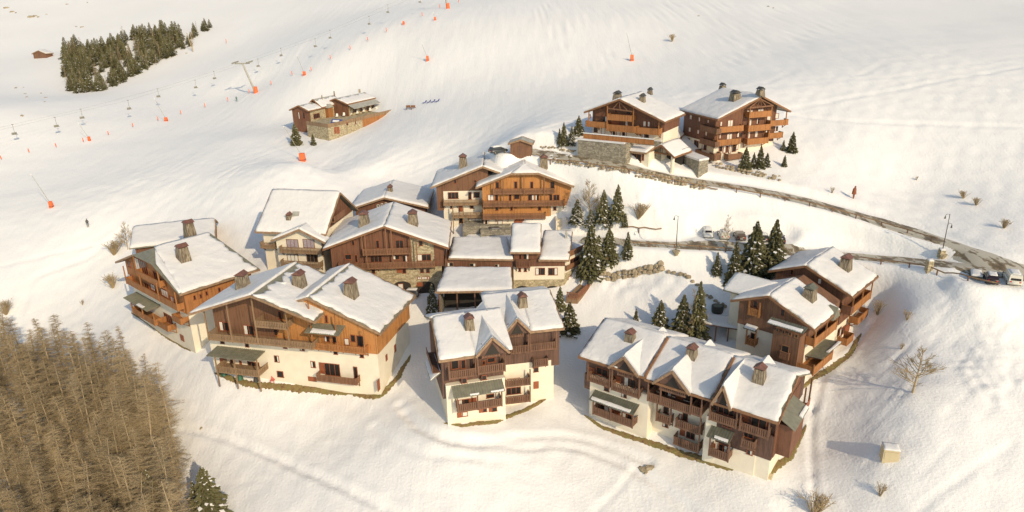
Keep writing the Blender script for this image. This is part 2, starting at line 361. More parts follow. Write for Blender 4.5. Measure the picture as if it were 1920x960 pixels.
me.polygons.foreach_set('use_smooth',np.ones(len(F),bool)); me.update(); me.validate()
def groundmat():
    m,n,b=newmat('snow slope'); b.inputs['Roughness'].default_value=.65; b.inputs['Specular IOR Level'].default_value=.2
    v=coords(n,(1,1,1),True); big=noise(n,v,.02,3)
    n.links.new(ramp(n,big,[(.3,(.86,.84,.81)),(.7,(.90,.88,.85))]),b.inputs['Base Color'])
    prev=None
    for sc,dist,st,ro in ((.06,.25,(1,1,.3),0),(.35,.08,(1,1,1),0),(.5,.08,(1,.12,.3),R(-58)),(1.2,.06,(1,.10,.3),R(-50)),(2.6,.08,(1,1,1),0)):
        v=coords(n,st,True,ro); prev=bump(n,b,noise(n,v,sc,4,.5),dist,1.0,prev)
    return m
gr=mkobj('snow_ground',me,None,groundmat()); tag(gr,kind='structure')
# roads
def roadmat():
    m,n,b=newmat('slushy asphalt'); v=coords(n,(1,1,1),True); a=noise(n,v,.35,5,.6); v2=coords(n,(1,.15,1),True,R(-25)); c=noise(n,v2,.9,5,.6)
    ad=N(n,'ShaderNodeMath',operation='ADD'); n.links.new(a,ad.inputs[0]); n.links.new(c,ad.inputs[1])
    n.links.new(ramp(n,ad.outputs[0],[(.78,(.12,.085,.05)),(.92,(.20,.15,.09)),(1.12,(.28,.22,.14)),(1.30,(.50,.45,.36))]),b.inputs['Base Color']); b.inputs['Roughness'].default_value=.55
    bump(n,b,c,.05,.6); return m
M['road']=roadmat()
def road(name,line,w,dz=.07):
    line=np.array(line); mb=MB(); n=len(line); vs=[]; 
    for i in range(n):
        t=line[min(i+1,n-1)]-line[max(i-1,0)]; t[2]=0; t/=np.linalg.norm(t)+1e-9; nn=np.array([-t[1],t[0],0])
        for k in (-1,-.5,0,.5,1):
            ww=w*k*(1+.10*math.sin(i*.37)+.05*math.sin(i*1.1)); p=line[i]+nn*ww; g=float(H(p[0],p[1]))
            vs.append((p[0],p[1],max(line[i][2],g)+dz if abs(k)<1 else g-.03))
    fs=[(5*i+k,5*i+k+1,5*i+k+6,5*i+k+5) for i in range(n-1) for k in range(4)]
    mb.add(vs,fs); return tag(mb.build(name,M['road'],None,True),kind='structure')
road('access_road',ROAD1,2.7,.1); road('lower_road',ROAD2,2.2,.1)
# ribbons of dry grass and bare soil against the walls
def grassmat():
    m,n,b=newmat('dry grass and soil'); v=coords(n,(1,1,1),True); a=noise(n,v,1.1,6,.7)
    n.links.new(ramp(n,a,[(.34,(.14,.08,.035)),(.46,(.28,.185,.08)),(.56,(.21,.18,.06)),(.7,(.42,.31,.17))]),b.inputs['Base Color']); b.inputs['Roughness'].default_value=.95; bump(n,b,noise(n,v,5,4),.12); return m
M['grass']=grassmat()
def verge(px,w0,w1,name='dry_grass'):
    w0*=.6; w1*=.75; px=[(a,b-3) for a,b in px]
    L=pxline(px,.3,2); n=len(L); vs=[]; mb=MB()
    for i in range(n):
        t=L[min(i+1,n-1)]-L[max(i-1,0)]; t/=np.linalg.norm(t)+1e-9; nn=np.array([-t[1],t[0],0]); e=math.sin(math.pi*i/(n-1))**.4
        for k in range(7):
            q=-1+2*k/6; ww=(w0 if q<0 else w1)*q*e*(1+.12*math.sin(i*.31+q*2)*abs(q)+random.uniform(-.34,.34)); p=L[i]+nn*ww
            vs.append((p[0],p[1],float(H(p[0],p[1]))+(.10*(1-q*q)+.04+random.uniform(-.03,.03) if abs(q)<1 else -.06)))
    mb.add(vs,[(7*i+k,7*i+k+1,7*i+k+8,7*i+k+7) for i in range(n-1) for k in range(6)]); o=mb.build(name,M['grass'],None,False); return tag(o,kind='stuff')
tag(verge([(402,703),(460,722),(520,728),(600,733),(660,738),(712,747),(745,712),(770,668)],1.4,1.0),'brown dry grass strip along the foot of the double gabled chalet','dry grass')
tag(verge([(832,797),(870,802),(930,795),(947,786),(990,770),(1036,742)],.7,.9),'ochre dry grass strip under the small front chalet','dry grass')
tag(verge([(1095,782),(1130,805),(1200,828),(1290,858),(1360,878),(1440,892),(1480,862),(1512,800)],1.0,1.0),'green and brown grass strip under the triple gabled chalet','dry grass')
tag(verge([(1500,735),(1545,702),(1590,672),(1615,628)],.9,.9),'bare soil strip beside the twin chalet balconies','dry grass')
tag(verge([(246,590),(290,618),(330,645),(358,662)],.5,.3),'thin bare soil line under the far left chalet','bare soil')
# ------------------------------------------------------------------ building kit
class Face:
    def __init__(s,fr,axis,c,sg): s.fr=fr;s.axis=axis;s.c=c;s.sg=sg   # sg: outward sign along the axis
    def P(s,u,d,z):
        k=s.c+s.sg*d
        return s.fr.P(u,k,z) if s.axis==1 else s.fr.P(k,u,z)
    def hit(s,px,py,d=0):
        l=s.fr.hit(px,py,s.axis,s.c+s.sg*d); return (l[0] if s.axis==1 else l[1]),l[2]
    def box(s,mb,u0,u1,d0,d1,z0,z1):
        return mb.hexa([s.P(u0,d0,z0),s.P(u1,d0,z0),s.P(u1,d1,z0),s.P(u0,d1,z0)],[s.P(u0,d0,z1),s.P(u1,d0,z1),s.P(u1,d1,z1),s.P(u0,d1,z1)])
def Z(rx,ry,L,k=6.0):
    def f(t): return tuple((rx+t[i]/k) if i%2==0 else (ry+t[i]/k) for i in range(len(t)))
    out=[]
    for t in L:
        n=[a for a in t if not isinstance(a,str)]; out.append(f(n)+tuple(a for a in t if isinstance(a,str)))
    return out
class House:
    def __init__(s,name,label,cat,fr,zb,group=None):
        p=fr.P(0,0,zb); s.root=empty(name,p,fr.yaw,label,cat,group); s.fr=fr; s.zb=zb
    def part(s,name,mb,mat,parent=None,label=None): return mb.build(name,M[mat] if isinstance(mat,str) else mat,parent or s.root,label=label)
    def wall(s,fr,prof,y0,y1,mat,name='wall'):
        mb=MB(); mb.prism([fr.P(x,y0,z) for x,z in prof],[fr.P(x,y1,z) for x,z in prof]); return s.part(name,mb,mat)
    def box(s,fr,x0,x1,y0,y1,z0,z1,mat,name='wall',parent=None):
        mb=MB(); fr.box(mb,x0,x1,y0,y1,z0,z1); return s.part(name,mb,mat,parent)
    def win(s,face,rects,frame='redwood',pane='glass'):
        for r in rects:
            k=r[4] if len(r)>4 else 'w'; xm=(r[0]+r[2])/2; ym=(r[1]+r[3])/2
            u0=face.hit(r[0],ym)[0]; u1=face.hit(r[2],ym)[0]; z1=face.hit(xm,r[1])[1]; z0=face.hit(xm,r[3])[1]
            if u0>u1: u0,u1=u1,u0
            if u1-u0<.45: c=(u0+u1)/2; u0,u1=c-.23,c+.23
            if z1-z0<.45: c=(z0+z1)/2; z0,z1=c-.23,c+.23
            mb=MB(); t=.09
            if k=='s': # closed shutter
                face.box(mb,u0,u1,.03,.10,z0,z1); s.part('shutter',mb,frame); continue
            if k=='d':
                face.box(mb,u0,u1,.02,.09,z0,z1); s.part('door',mb,frame); continue
            face.box(mb,u0,u0+t,-.02,.09,z0,z1); face.box(mb,u1-t,u1,-.02,.09,z0,z1); face.box(mb,u0+t,u1-t,-.02,.09,z1-t,z1); face.box(mb,u0-.05,u1+.05,-.02,.13,z0-t,z0)
            n=int(round((u1-u0)/.85))
            for i in range(1,n): c=u0+(u1-u0)*i/n; face.box(mb,c-.04,c+.04,-.02,.07,z0,z1-t)
            w=s.part('window',mb,frame)
            pm=MB(); face.box(pm,u0+t,u1-t,-.02,.035,z0,z1-t)
            s.part('pane',pm,{'w':'glass','c':'curtain','l':'curtl'}[k],w)
            if k=='w' and (u1-u0)>.8 and random.random()<.45:
                cm=MB(); a=u0+t if random.random()<.5 else u1-t-.28*(u1-u0); face.box(cm,a,a+.28*(u1-u0),.036,.05,z0,z1-t); s.part('curtain',cm,'curtain',w)
    def balc(s,face,a,b,depth,mat='rail_b',rh=1.0,posts=(),ptop=None,sides=True,brk=3,slat=True,zt=None,floorw=.16,pbot=None):
        (u0,za),(u1,zb_)=face.hit(a[0],a[1],depth),face.hit(b[0],b[1],depth)
        if u0>u1: u0,u1=u1,u0
        zt=(za+zb_)/2 if zt is None else zt; zf=zt-rh
        mb=MB(); face.box(mb,u0,u1,0,depth-.06,zf-floorw,zf); face.box(mb,u0-.03,u1+.03,depth-.06,depth+.02,zf-.24,zf+.05)
        bal=s.part('balcony',mb,mat)
        rl=MB(); face.box(rl,u0,u1,depth-.07,depth+.03,zt-.09,zt)
        if slat:
            n=max(2,int((u1-u0)/.27)); w=(u1-u0)/n
            for i in range(n): c=u0+w*(i+.5); face.box(rl,c-w*.36,c+w*.36,depth-.03,depth+.0,zf+.05,zt-.09)
            if sides:
                n2=max(2,int(depth/.27)); w2=depth/n2
                for uu in (u0,u1):
                    face.box(rl,uu-.05,uu+.05,0,depth-.07,zt-.09,zt)
                    for i in range(n2): c=w2*(i+.5); face.box(rl,uu-.015,uu+.015,c-w2*.36,c+w2*.36,zf,zt-.09)
        else:
            face.box(rl,u0,u1,depth-.04,depth+0,zf+.05,zt-.09)
            if sides:
                for uu in (u0,u1): face.box(rl,uu-.03,uu+.03,0,depth-.04,zf,zt)
        s.part('railing',rl,mat,bal)
        for i in range(brk):
            c=u0+(u1-u0)*(i+.06)/(brk-1+.12) if brk>1 else (u0+u1)/2; bb=MB(); bb.beam(face.P(c,.03,zf-.95),face.P(c,depth*.8,zf-.2),.13,.13); face.box(bb,c-.065,c+.065,.0,.13,zf-1.1,zf-.2); s.part('bracket',bb,mat)
        for p in posts:
            u=face.hit(p[0],p[1],depth)[0] if isinstance(p,tuple) else (u0+(u1-u0)*p)
            pm=MB(); t=ptop(u) if callable(ptop) else (ptop if ptop is not None else zt+1.4); face.box(pm,u-.09,u+.09,depth-.12,depth+.06,zf-.3 if pbot is None else pbot,t); s.part('post',pm,mat)
        return u0,u1,zf,zt
    def canopy(s,face,tl,tr,bl,depth,mat='metal',snow=None,posts=0,ext=.15,zb=None,pmat='rail_b',over=0.0,pd=.35):
        u0,zt=face.hit(*tl); u1,zt2=face.hit(*tr); _,zo=face.hit(bl[0],bl[1],depth)
        if u0>u1:u0,u1=u1,u0
        zt=(zt+zt2)/2; u0-=ext;u1+=ext; mb=MB()
        q=[face.P(u0,depth,zo),face.P(u1,depth,zo),face.P(u1,0,zt),face.P(u0,0,zt)]; mb.prism([p-np.array([0,0,.09]) for p in q],q)
        n=int((u1-u0)/.38)
        for i in range(n+1): c=u0+(u1-u0)*i/n; mb.beam(face.P(c,0,zt+.02),face.P(c,depth+.03,zo+.02),.09,.07)
        c=s.part('canopy_roof',mb,mat)
        if snow:
            for (a,b,v0,v1) in snow:
                ua=u0+(u1-u0)*a; ub=u0+(u1-u0)*b; L=lambda u,v: face.P(u,depth*(1-v),zo+(zt-zo)*v)
                sm=MB(); snowpatch(sm,[L(ua,v0),L(ub,v0),L(ub,v1),L(ua,v1)],.28,(.05,.05,.05,.05),.3,int(a*99)+3); s.part('snow_cover',sm,'snow',c)
        for i in range(posts):
            u=u0+ext+.1+(u1-u0-2*ext-.2)*i/max(1,posts-1); pm=MB(); face.box(pm,u-.09,u+.09,depth-pd-.09,depth-pd+.09,zb if zb is not None else zo-3,zo-.05); s.part('post',pm,pmat)
        sd=MB()
        for u in (u0+ext,u1-ext): sd.beam(face.P(u,0,zt-.15),face.P(u,depth-.1,zo-.12),.12,.14)
        s.part('rafter',sd,pmat)
        return u0,u1,zt,zo
    def roof(s,fr,quads,T=.42,fmat='fascia',ins=(.18,.28,0,.28),thick=.2,rmat='metal',fas=(1,1,0,1),bare=()):
        """quads: local eaveL, eaveR, ridgeR, ridgeL (snow on each)"""
        rm=MB(); fm=MB(); sm=[]; 
        for i,q in enumerate(quads):
            w=[fr.P(*p) for p in q]; rm.prism([p-np.array([0,0,thick]) for p in w],w)
            fs=fas[i] if isinstance(fas[0],(tuple,list)) else fas
            for e in range(4):
                if fs[e]:
                    a,b=w[e],w[(e+1)%4]; dz=np.array([0,0,thick*.6]); 
                    if np.linalg.norm(a-b)>.1: fm.beam(a-dz,b-dz,.13,.36)
        r=s.part('roof',rm,rmat); s.part('fascia',fm,fmat)
        for i,q in enumerate(quads):
            if i in bare: continue
            ii=ins[i] if isinstance(ins[0],(tuple,list)) else ins
            mb=MB(); snowpatch(mb,[fr.P(*p) for p in q],T,ii,.5,i*7+len(s.root.name)); mb.build('snow_cover',M['snow'],r,True)
        return r
    def chim(s,px,py,plane,w=1.9,hgt=2.5,capm='cap',lean=.0,wd=None):
        """px,py: nearest foot corner of the chimney on the roof plane (world points)"""
        P=onplane(px,py,plane); fr=s.fr; l=fr.inv(P); wd=(wd or w)*1.08; w*=1.08; hgt*=.86; x,y=l[0],l[1]+wd/2
        A=plane; nn=np.cross(A[1]-A[0],A[2]-A[0]); zr=lambda X,Y:(lambda q:A[0][2]-(nn[0]*(q[0]-A[0][0])+nn[1]*(q[1]-A[0][1]))/nn[2])(fr.P(X,Y,0))
        b=w/2; d=wd/2; zt=zr(x,y)+hgt+.2; k=.76; mb=MB()
        mb.hexa([fr.P(x-b,y-d,zr(x-b,y-d)-.3),fr.P(x+b,y-d,zr(x+b,y-d)-.3),fr.P(x+b,y+d,zr(x+b,y+d)-.3),fr.P(x-b,y+d,zr(x-b,y+d)-.3)],[fr.P(x-b*k,y-d*k,zt),fr.P(x+b*k,y-d*k,zt),fr.P(x+b*k,y+d*k,zt),fr.P(x-b*k,y+d*k,zt)])
        c=s.part('chimney',mb,'chim')
        e=b*k+.16; f=d*k+.16; cm=MB(); z=zt+.18
        pr=[(-e,0),(e,0),(0,.55)]; cm.prism([fr.P(x+a,y-f,z+h) for a,h in pr],[fr.P(x+a,y+f,z+h) for a,h in pr])
        for a in (-1,1):
            for g in (-1,1): fr.box(cm,x+a*b*k*.85-.06,x+a*b*k*.85+.06,y+g*d*k*.85-.06,y+g*d*k*.85+.06,zt,z)
        s.part('chimney_cap',cm,capm,c)
        return c
def onplane(px,py,A):
    d=ray(px,py); nn=np.cross(A[1]-A[0],A[2]-A[0]); t=(A[0]-CAM)@nn/(d@nn); return CAM+d*t
def snowpatch(mb,q,T,ins,res,seed):
    A,B,C,D=[np.array(p,float) for p in q]; W=(np.linalg.norm(B-A)+np.linalg.norm(C-D))/2+.01; L=(np.linalg.norm(D-A)+np.linalg.norm(C-B))/2+.01
    nu=max(3,int(W/res)); nv=max(3,int(L/res)); r=random.Random(seed); ph=[r.uniform(0,6.28) for _ in range(9)]
    nz=lambda t,k: math.sin(t*1.3+ph[k])*.5+math.sin(t*3.1+ph[k+1])*.3+math.sin(t*7.3+ph[k+2])*.2
    top=[];bot=[]
    for j in range(nv+1):
        for i in range(nu+1):
            u=i/nu; v=j/nv
            a0=(ins[3]*(1+.95*nz(v*L,0)) if ins[3]>0 else ins[3])/W; a1=(ins[1]*(1+.95*nz(v*L,2)) if ins[1]>0 else ins[1])/W
            b0=(ins[0]*(1+.95*nz(u*W,1)) if ins[0]>0 else ins[0])/L; b1=(ins[2]*(1+.95*nz(u*W,4)) if ins[2]>0 else ins[2])/L
            uu=a0+u*(1-a0-a1); vv=b0+v*(1-b0-b1)
            P=(A*(1-uu)+B*uu)*(1-vv)+(D*(1-uu)+C*uu)*vv
            dd=9
            if ins[3]>0: dd=min(dd,u*W)
            if ins[1]>0: dd=min(dd,(1-u)*W)
            if ins[0]>0: dd=min(dd,v*L)
            if ins[2]>0: dd=min(dd,(1-v)*L)
            h=T*(.55+.45*(1-math.exp(-dd/.4)))*(1+.13*nz(u*W*.45+v*L*.35,3)+.06*nz(v*L*1.1-u*W*.6,5))
            top.append(P+np.array([0,0,h])); bot.append(P)
    n=len(top); f=[]; I=lambda i,j:j*(nu+1)+i
    for j in range(nv):
        for i in range(nu): f.append((I(i,j),I(i+1,j),I(i+1,j+1),I(i,j+1)))
    per=[I(i,0) for i in range(nu+1)]+[I(nu,j) for j in range(1,nv+1)]+[I(i,nv) for i in range(nu-1,-1,-1)]+[I(0,j) for j in range(nv-1,0,-1)]
    for k in range(len(per)):
        a,b=per[k],per[(k+1)%len(per)]; f.append((n+a,n+b,b,a))
    mb.add(top+bot,f)
def gable(fr,z,W,L,h,u,b,y0=0): # two slope quads (left, right), ordered eave first
    return [[(0,L,z),(0,y0,z),(u,y0,z+h),(u,L,z+h)],[(W,y0,z+b),(W,L,z+b),(u,L,z+h),(u,y0,z+h)]]
GI=((.15,.25,0,.25),(.15,.25,0,.25))
def zr(z,W,h,u,b,x): return z+(h*x/u if x<=u else b+(h-b)*(W-x)/(W-u))
def wq(fr,q): return [fr.P(*p) for p in q]
# ================================================================== far left chalet
fr=Frame((-76.98,127.69),-40.4); z=10.47; W,L,h,k,c=26.1,15.35,4.98,.36,2.19
h1=House('chalet','far left orange chalet with stacked galleries and a snow roof with one bare grey corner','chalet',fr,1.5)
cz=z+2*h*k; xl,xr=W*k,W*(1-k); m=W/2
Ql=[(0,L,z),(0,0,z),(xl,0,cz),(m,c,z+h)]; 
h1.roof(fr,[[(0,L,z),(0,0,z),(xl,0,cz),(m,c,z+h)],[(W,0,z),(W,L,z),(m,L-2,z+h),(m,c,z+h)]],T=.4,fas=((1,1,0,0),(1,0,0,0)),ins=((.1,.3,0,.3),(.2,.6,0,.35)),bare=(0,))
mb=MB(); q=wq(fr,[(m,c,z+h),(m,L-2,z+h),(0,L,z),(0,0,z),(xl,0,cz)]); 
Rq=wq(fr,[(W,0,z),(W,L,z),(m,L-2,z+h)])
mb=MB(); t=wq(fr,[(xl,0,cz),(xr,0,cz),(m,c,z+h)]); mb.prism([p-np.array([0,0,.2]) for p in t],t); t=wq(fr,[(xr,0,cz),(W,0,z),(m,c,z+h)]); mb.prism([p-np.array([0,0,.2]) for p in t],t)
h1.part('hipped_roof_end',mb,'metal')
mb=MB(); snowpatch(mb,[fr.P(W-.3,.1,z+.08),fr.P(W-.3,.8,z+.1),fr.P(m+.4,c+.3,z+h-.1),fr.P(xr+.9,.5,cz-.1)],.35,(.05,.05,.05,.05),.5,4); mb.build('snow_cover',M['snow'],h1.root,True)
ov=1.3; prof=[(ov,z+.35),(xl,cz-.25),(xr,cz-.25),(W-ov,z+.35)]
zs=z-4.6
h1.wall(fr,[(ov,zs),(W-ov,zs)]+prof[::-1],ov,L-1.2,'orange','upper_wall')
h1.box(fr,ov+.5,W-ov-.25,ov+.25,L-1.4,-6,zs+.05,'plaster','plaster_wall')
F=Face(fr,1,ov,-1); S=Face(fr,0,W-ov,1)
h1.win(F,Z(200,400,[(240,540,270,600),(640,750,668,795)]))
h1.win(F,Z(200,400,[(330,530,455,650,'w'),(530,660,580,745,'w'),(250,690,300,740),(430,790,475,840),(500,800,545,860,'c')]))
h1.win(F,Z(200,530,[(620,80,690,150,'c'),(725,160,765,220,'c')]))
h1.win(Face(fr,1,ov+.25,-1),Z(200,530,[(655,360,735,440),(835,590,870,650,'s'),(300,260,360,310),(420,310,480,370)]))
h1.win(S,Z(200,530,[(975,140,1000,190),(1045,125,1070,170),(1110,95,1135,140),(1250,55,1280,100)]))
zt=lambda u: zr(z,W,h,m,0,u)-.3
h1.balc(F,(254,505),(298,528),1.15,'orange',1.0,posts=(0.0,1.0),ptop=lambda u:min(zt(u),cz-.3),slat=False)
h1.balc(F,(235,520),(331,571),1.25,'orange',1.05,posts=(0,.33,.66,1),ptop=z-.1,slat=False,brk=5)
h1.canopy(Face(fr,1,ov+.25,-1),(257,548),(300,571),(239,563),2.6,'metal',snow=[(.55,.8,.0,.25)],posts=0)
h1.balc(Face(fr,1,ov+.25,-1),(247,575),(289,601),2.2,'orange',1.0,posts=(0,.5,1),ptop=None,slat=False,brk=0)
h1.balc(Face(fr,1,ov+.25,-1),(292,600),(313,610),1.6,'orange',1.0,slat=False,brk=2)
h1.balc(Face(fr,1,ov+.25,-1),(322,592),(337,595),1.5,'orange',1.0,slat=False,brk=2)
for px,py,w in ((335,492.5,1.9),(290,463,1.9)):
    pl=wq(fr,[(W,0,z),(W,L,z),(m,L,z+h)]) if px>300 else wq(fr,[(0,0,z),(0,L,z),(m,L,z+h)])
    if px>300: h1.chim(px,py,pl,w,2.9)
    else:
        P=fr.P(m-1.6,L-5.0,z+h); cx,cy=m-1.6,L-5.2; zz=z+h-.6; mb=MB(); b=.95
        mb.hexa([fr.P(cx-b,cy-b,zz),fr.P(cx+b,cy-b,zz),fr.P(cx+b,cy+b,zz),fr.P(cx-b,cy+b,zz)],[fr.P(cx-.7,cy-.7,zz+3.2),fr.P(cx+.7,cy-.7,zz+3.2),fr.P(cx+.7,cy+.7,zz+3.2),fr.P(cx-.7,cy+.7,zz+3.2)]); ch=h1.part('chimney',mb,'chim')
        cm=MB(); pr=[(-.9,0),(.9,0),(0,.55)]; cm.prism([fr.P(cx+a,cy-.9,zz+3.3+g) for a,g in pr],[fr.P(cx+a,cy+.9,zz+3.3+g) for a,g in pr]); h1.part('chimney_cap',cm,'cap',ch)
# low annex behind it
fr=Frame((-76.39,132.44),19.0); z=11.54
ha=House('annex','low maroon annex with a thick snow roof behind the far left chalet','annex',fr,7.5)
ha.roof(fr,[[(0,0,z),(16,0,z),(16,7.16,z+2.17),(0,7.16,z+2.17)],[(16,12.5,z),(0,12.5,z),(0,7.16,z+2.17),(16,7.16,z+2.17)]],T=.55,ins=((.1,.1,0,.1),(.1,.1,0,.1)),fas=(0,1,0,1))
ha.box(fr,.8,15.6,.8,11.8,3,z+.1,'redbrown'); ha.wall(fr,[(15.3,z-1)]+[(15.65,z-1),(15.65,z),(15.3,z)],.9,11.7,'redbrown','gable_wall')
# ================================================================== double gabled chalet, front left
fa=Frame((-51.88,102.30),-12.7); za=10.63; fb=Frame((-36.32,101.80),-13.8); zb=12.19
h2=House('chalet','large double gabled chalet at front left, brown and orange boards over a long cream wall','chalet',fb,.6)
WA,LA,HA,UA,BA=21.95,14.82,4.14,11.65,.5; WB,LB,HB,UB,BB=16.21,15.33,1.62,4.29,-3.47
h2.roof(fa,gable(fa,za,WA,LA,HA,UA,BA),T=.42,ins=((.12,.2,0.0,.2),(.3,.5,1.0,.35)))
h2.roof(fb,gable(fb,zb,WB,LB,HB,UB,BB),T=.42,ins=((.12,.2,0.0,.2),(.3,.4,.5,.35)))
zs=fb.hx(711,663,.9)[2]; xw=WB-1.0; xl=fb.hx(402,690,.9)[0]
h2.box(fb,xl,xw-.25,.9,LB-1.2,-7,zs+.02,'plaster','plaster_wall')
h2.wall(fb,[(xl+13,zs),(xw,zs),(xw,zr(zb,WB,HB,UB,BB,xw)-.2),(UB,zb+HB-.25),(.3,zb),(xl+13,zs+1)] if xl+13<.3 else [(.4,zs),(xw,zs),(xw,zr(zb,WB,HB,UB,BB,xw)-.2),(UB,zb+HB-.25),(.4,zb-.1)],.65,LB-1.0,'amber','upper_wall')
ywa=3.75; xa0=1.6
zsa=fa.hx(480,628,ywa)[2]
h2.wall(fa,[(xa0,zs-.0),(18.4,zs),(18.4,zr(za,WA,HA,UA,BA,18.4)-.25),(UA,za+HA-.25),(xa0,zr(za,WA,HA,UA,BA,xa0)-.25)],ywa,LA-1,'brown','upper_wall')
F=Face(fa,1,ywa,-1); B=Face(fb,1,.65,-1); Lw=Face(fb,1,.9,-1); S=Face(fb,0,xw,1); SL=Face(fb,0,xw-.25,1)
h2.win(F,Z(340,480,[(430,740,540,835),(705,780,820,880),(1325,800,1440,880),(1040,820,1130,890),(1090,620,1130,710)]))
h2.win(B,Z(520,480,[(540,665,565,745),(825,885,880,960)])+Z(520,600,[(895,175,975,290),(530,180,590,240),(620,185,680,250),(755,205,810,275,'c')]))
h2.win(Lw,Z(340,600,[(1048,400,1100,468),(1080,575,1150,638),(1458,462,1510,530),(440,225,485,262),(720,262,760,300),(1145,275,1190,315),(1335,295,1385,340),(1715,345,1760,382)])+Z(520,600,[(860,525,905,650),(930,385,975,420)])+Z(520,600,[(535,490,705,620)])+Z(520,600,[(475,478,530,600,'s'),(350,638,440,688,'s')]))
h2.win(Lw,Z(340,600,[(440,430,495,520,'d'),(555,445,605,510),(660,455,680,520,'s'),(750,470,880,545)]))
h2.win(SL,Z(520,600,[(1215,385,1235,460,'s'),(1312,275,1332,362,'s'),(1120,665,1150,800,'s')]),'redwood')
rf=lambda u: zr(za,WA,HA,UA,BA,min(max(u,.1),WA))-.35
u0,u1,zf,zt_=h2.balc(F,(388,619),(586,649),2.6,'rail_g',1.0,posts=[(385+0,600),(429,600),(477,600),(537,600)],ptop=rf,brk=6)
h2.balc(F,(478,603),(535,603),2.6,'rail_g',1.0,brk=0)
h2.balc(B,(586,639),(684,655),1.3,'orange',1.0,posts=(0,.48,1),ptop=lambda u: zr(zb,WB,HB,UB,BB,max(u,0.1))-.3,brk=5)
h2.balc(Lw,(592,699),(668,713),1.4,'rail_o',1.0,brk=3)
h2.canopy(B,(586,604),(646,611),(578,624),2.4,'metal',snow=[(.15,.85,.02,.4)],posts=0)
c=h2.canopy(Lw,(410,647),(496,659),(395,668),3.2,'metal',posts=0)
u0,u1,zf,zt_=h2.balc(Lw,(405,684),(484,697),2.9,'rail_g',1.0,posts=(0,.45,1),ptop=c[3]+.05,brk=0,pbot=-3)
# sheet metal lower end of the left gable
mb=MB(); x0,x1=WA-6.0,WA-.1
t=[fa.P(x0,.05,rf(x0)+.42),fa.P(x1,.05,rf(x1)+.42),fa.P(x1,1.5,rf(x1)+.42),fa.P(x0+.0,3.0,rf(x0)+.42)]; mb.prism([p-np.array([0,0,.1]) for p in t],t); h2.part('bare_roof_strip',mb,'metal')
A_=wq(fa,gable(fa,za,WA,LA,HA,UA,BA)[0]); A2=wq(fa,gable(fa,za,WA,LA,HA,UA,BA)[1]); B2=wq(fb,gable(fb,zb,WB,LB,HB,UB,BB)[1])
h2.chim(450,546,A_[:3],1.8,2.6); h2.chim(557,543,A2[:3],1.8,2.4); h2.chim(654,563,B2[:3],1.9,2.9)
# ================================================================== central chalet (boards and stone)
fr=Frame((-34.84,121.78),2.5); z=14.42; W,L,h,u,b=23.15,16.43,4.04,11.54,-.5
h3=House('chalet','central brown chalet with a rubble stone right bay and arched ground floor','chalet',fr,7)
h3.roof(fr,gable(fr,z,W,L,h,u,b),T=.45,ins=((.1,.15,.12,.15),(.1,.15,.12,.15)),fmat='beam')
y=1.2; F=Face(fr,1,y,-1); zs=fr.hx(720,502,y)[2]; x0=fr.hx(622,490,y)[0]; x1=fr.hx(832,480,y)[0]; xs0=fr.hx(771,470,y)[0]; xs1=fr.hx(814,470,y)[0]
R_=lambda x: zr(z,W,h,u,b,x)-.25
h3.wall(fr,[(x0,zs),(xs0,zs),(xs0,R_(xs0)),(u,R_(u)),(x0,R_(x0))],y,L-1,'redbrown','upper_wall')
h3.wall(fr,[(xs0,0),(xs1,0),(xs1,R_(xs1)),(xs0,R_(xs0))],y,L-1,'stone','stone_bay')
h3.wall(fr,[(xs1,zs),(x1,zs),(x1,R_(x1)),(xs1,R_(xs1))],y-.1,L-1,'redbrown','upper_wall')
h3.box(fr,x0+.3,xs0,y+.02,L-1.3,0,zs,'stone','stone_wall'); h3.box(fr,xs1,x1-.5,y+.05,L-1.3,0,zs,'stone','stone_wall')
h3.win(F,Z(590,400,[(415,305,450,355),(340,460,415,515),(450,465,485,548),(688,300,728,388),(910,298,1000,388),(625,475,760,545),(880,470,955,515),(985,470,1045,540),(1172,308,1215,360),(1155,458,1310,528),(640,628,682,672),(925,622,985,668,'s'),(987,622,1030,670),(1185,620,1230,665),(1252,620,1295,665)]))
def arch(H,F,x0,y0,x1,y1,mat='dark',name='arch_opening'):  # solid arch fill; the dark default paints the shade inside an open arch
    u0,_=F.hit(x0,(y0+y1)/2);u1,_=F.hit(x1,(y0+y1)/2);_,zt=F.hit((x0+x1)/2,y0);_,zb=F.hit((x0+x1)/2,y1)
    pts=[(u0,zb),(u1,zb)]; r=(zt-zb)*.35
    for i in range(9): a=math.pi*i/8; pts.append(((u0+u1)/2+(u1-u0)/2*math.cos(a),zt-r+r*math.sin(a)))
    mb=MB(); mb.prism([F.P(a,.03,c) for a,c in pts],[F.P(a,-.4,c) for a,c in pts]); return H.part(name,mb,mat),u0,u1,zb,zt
for r in Z(590,400,[(890,765,1085,900),(1145,765,1350,900)]): arch(h3,F,*r)
h3.win(Face(fr,1,y-.04,-1),Z(590,400,[(940,790,1000,880,'c'),(1150,775,1215,820,'d')]))
rf=lambda v: R_(min(max(v,.2),W-.2))-.05
h3.balc(F,(680,465.8),(770,465.8),1.3,'rail_o',1.05,posts=(0,.5,1),ptop=rf,brk=0)
h3.balc(F,(634,492.5),(815,491.5),1.3,'rail_o',1.05,posts=(.3,.57,.82),ptop=rf,brk=6)
mb=MB(); F.box(mb,*[F.hit(782,520)[0],F.hit(806,520)[0]],.03,.1,F.hit(794,523)[1],F.hit(794,519)[1]); sg=h3.part('name_board',mb,'redwood')
mb=MB(); ua,ub=F.hit(783,520)[0],F.hit(805,520)[0]; zt=F.hit(794,519.5)[1]; zb_=F.hit(794,522.5)[1]
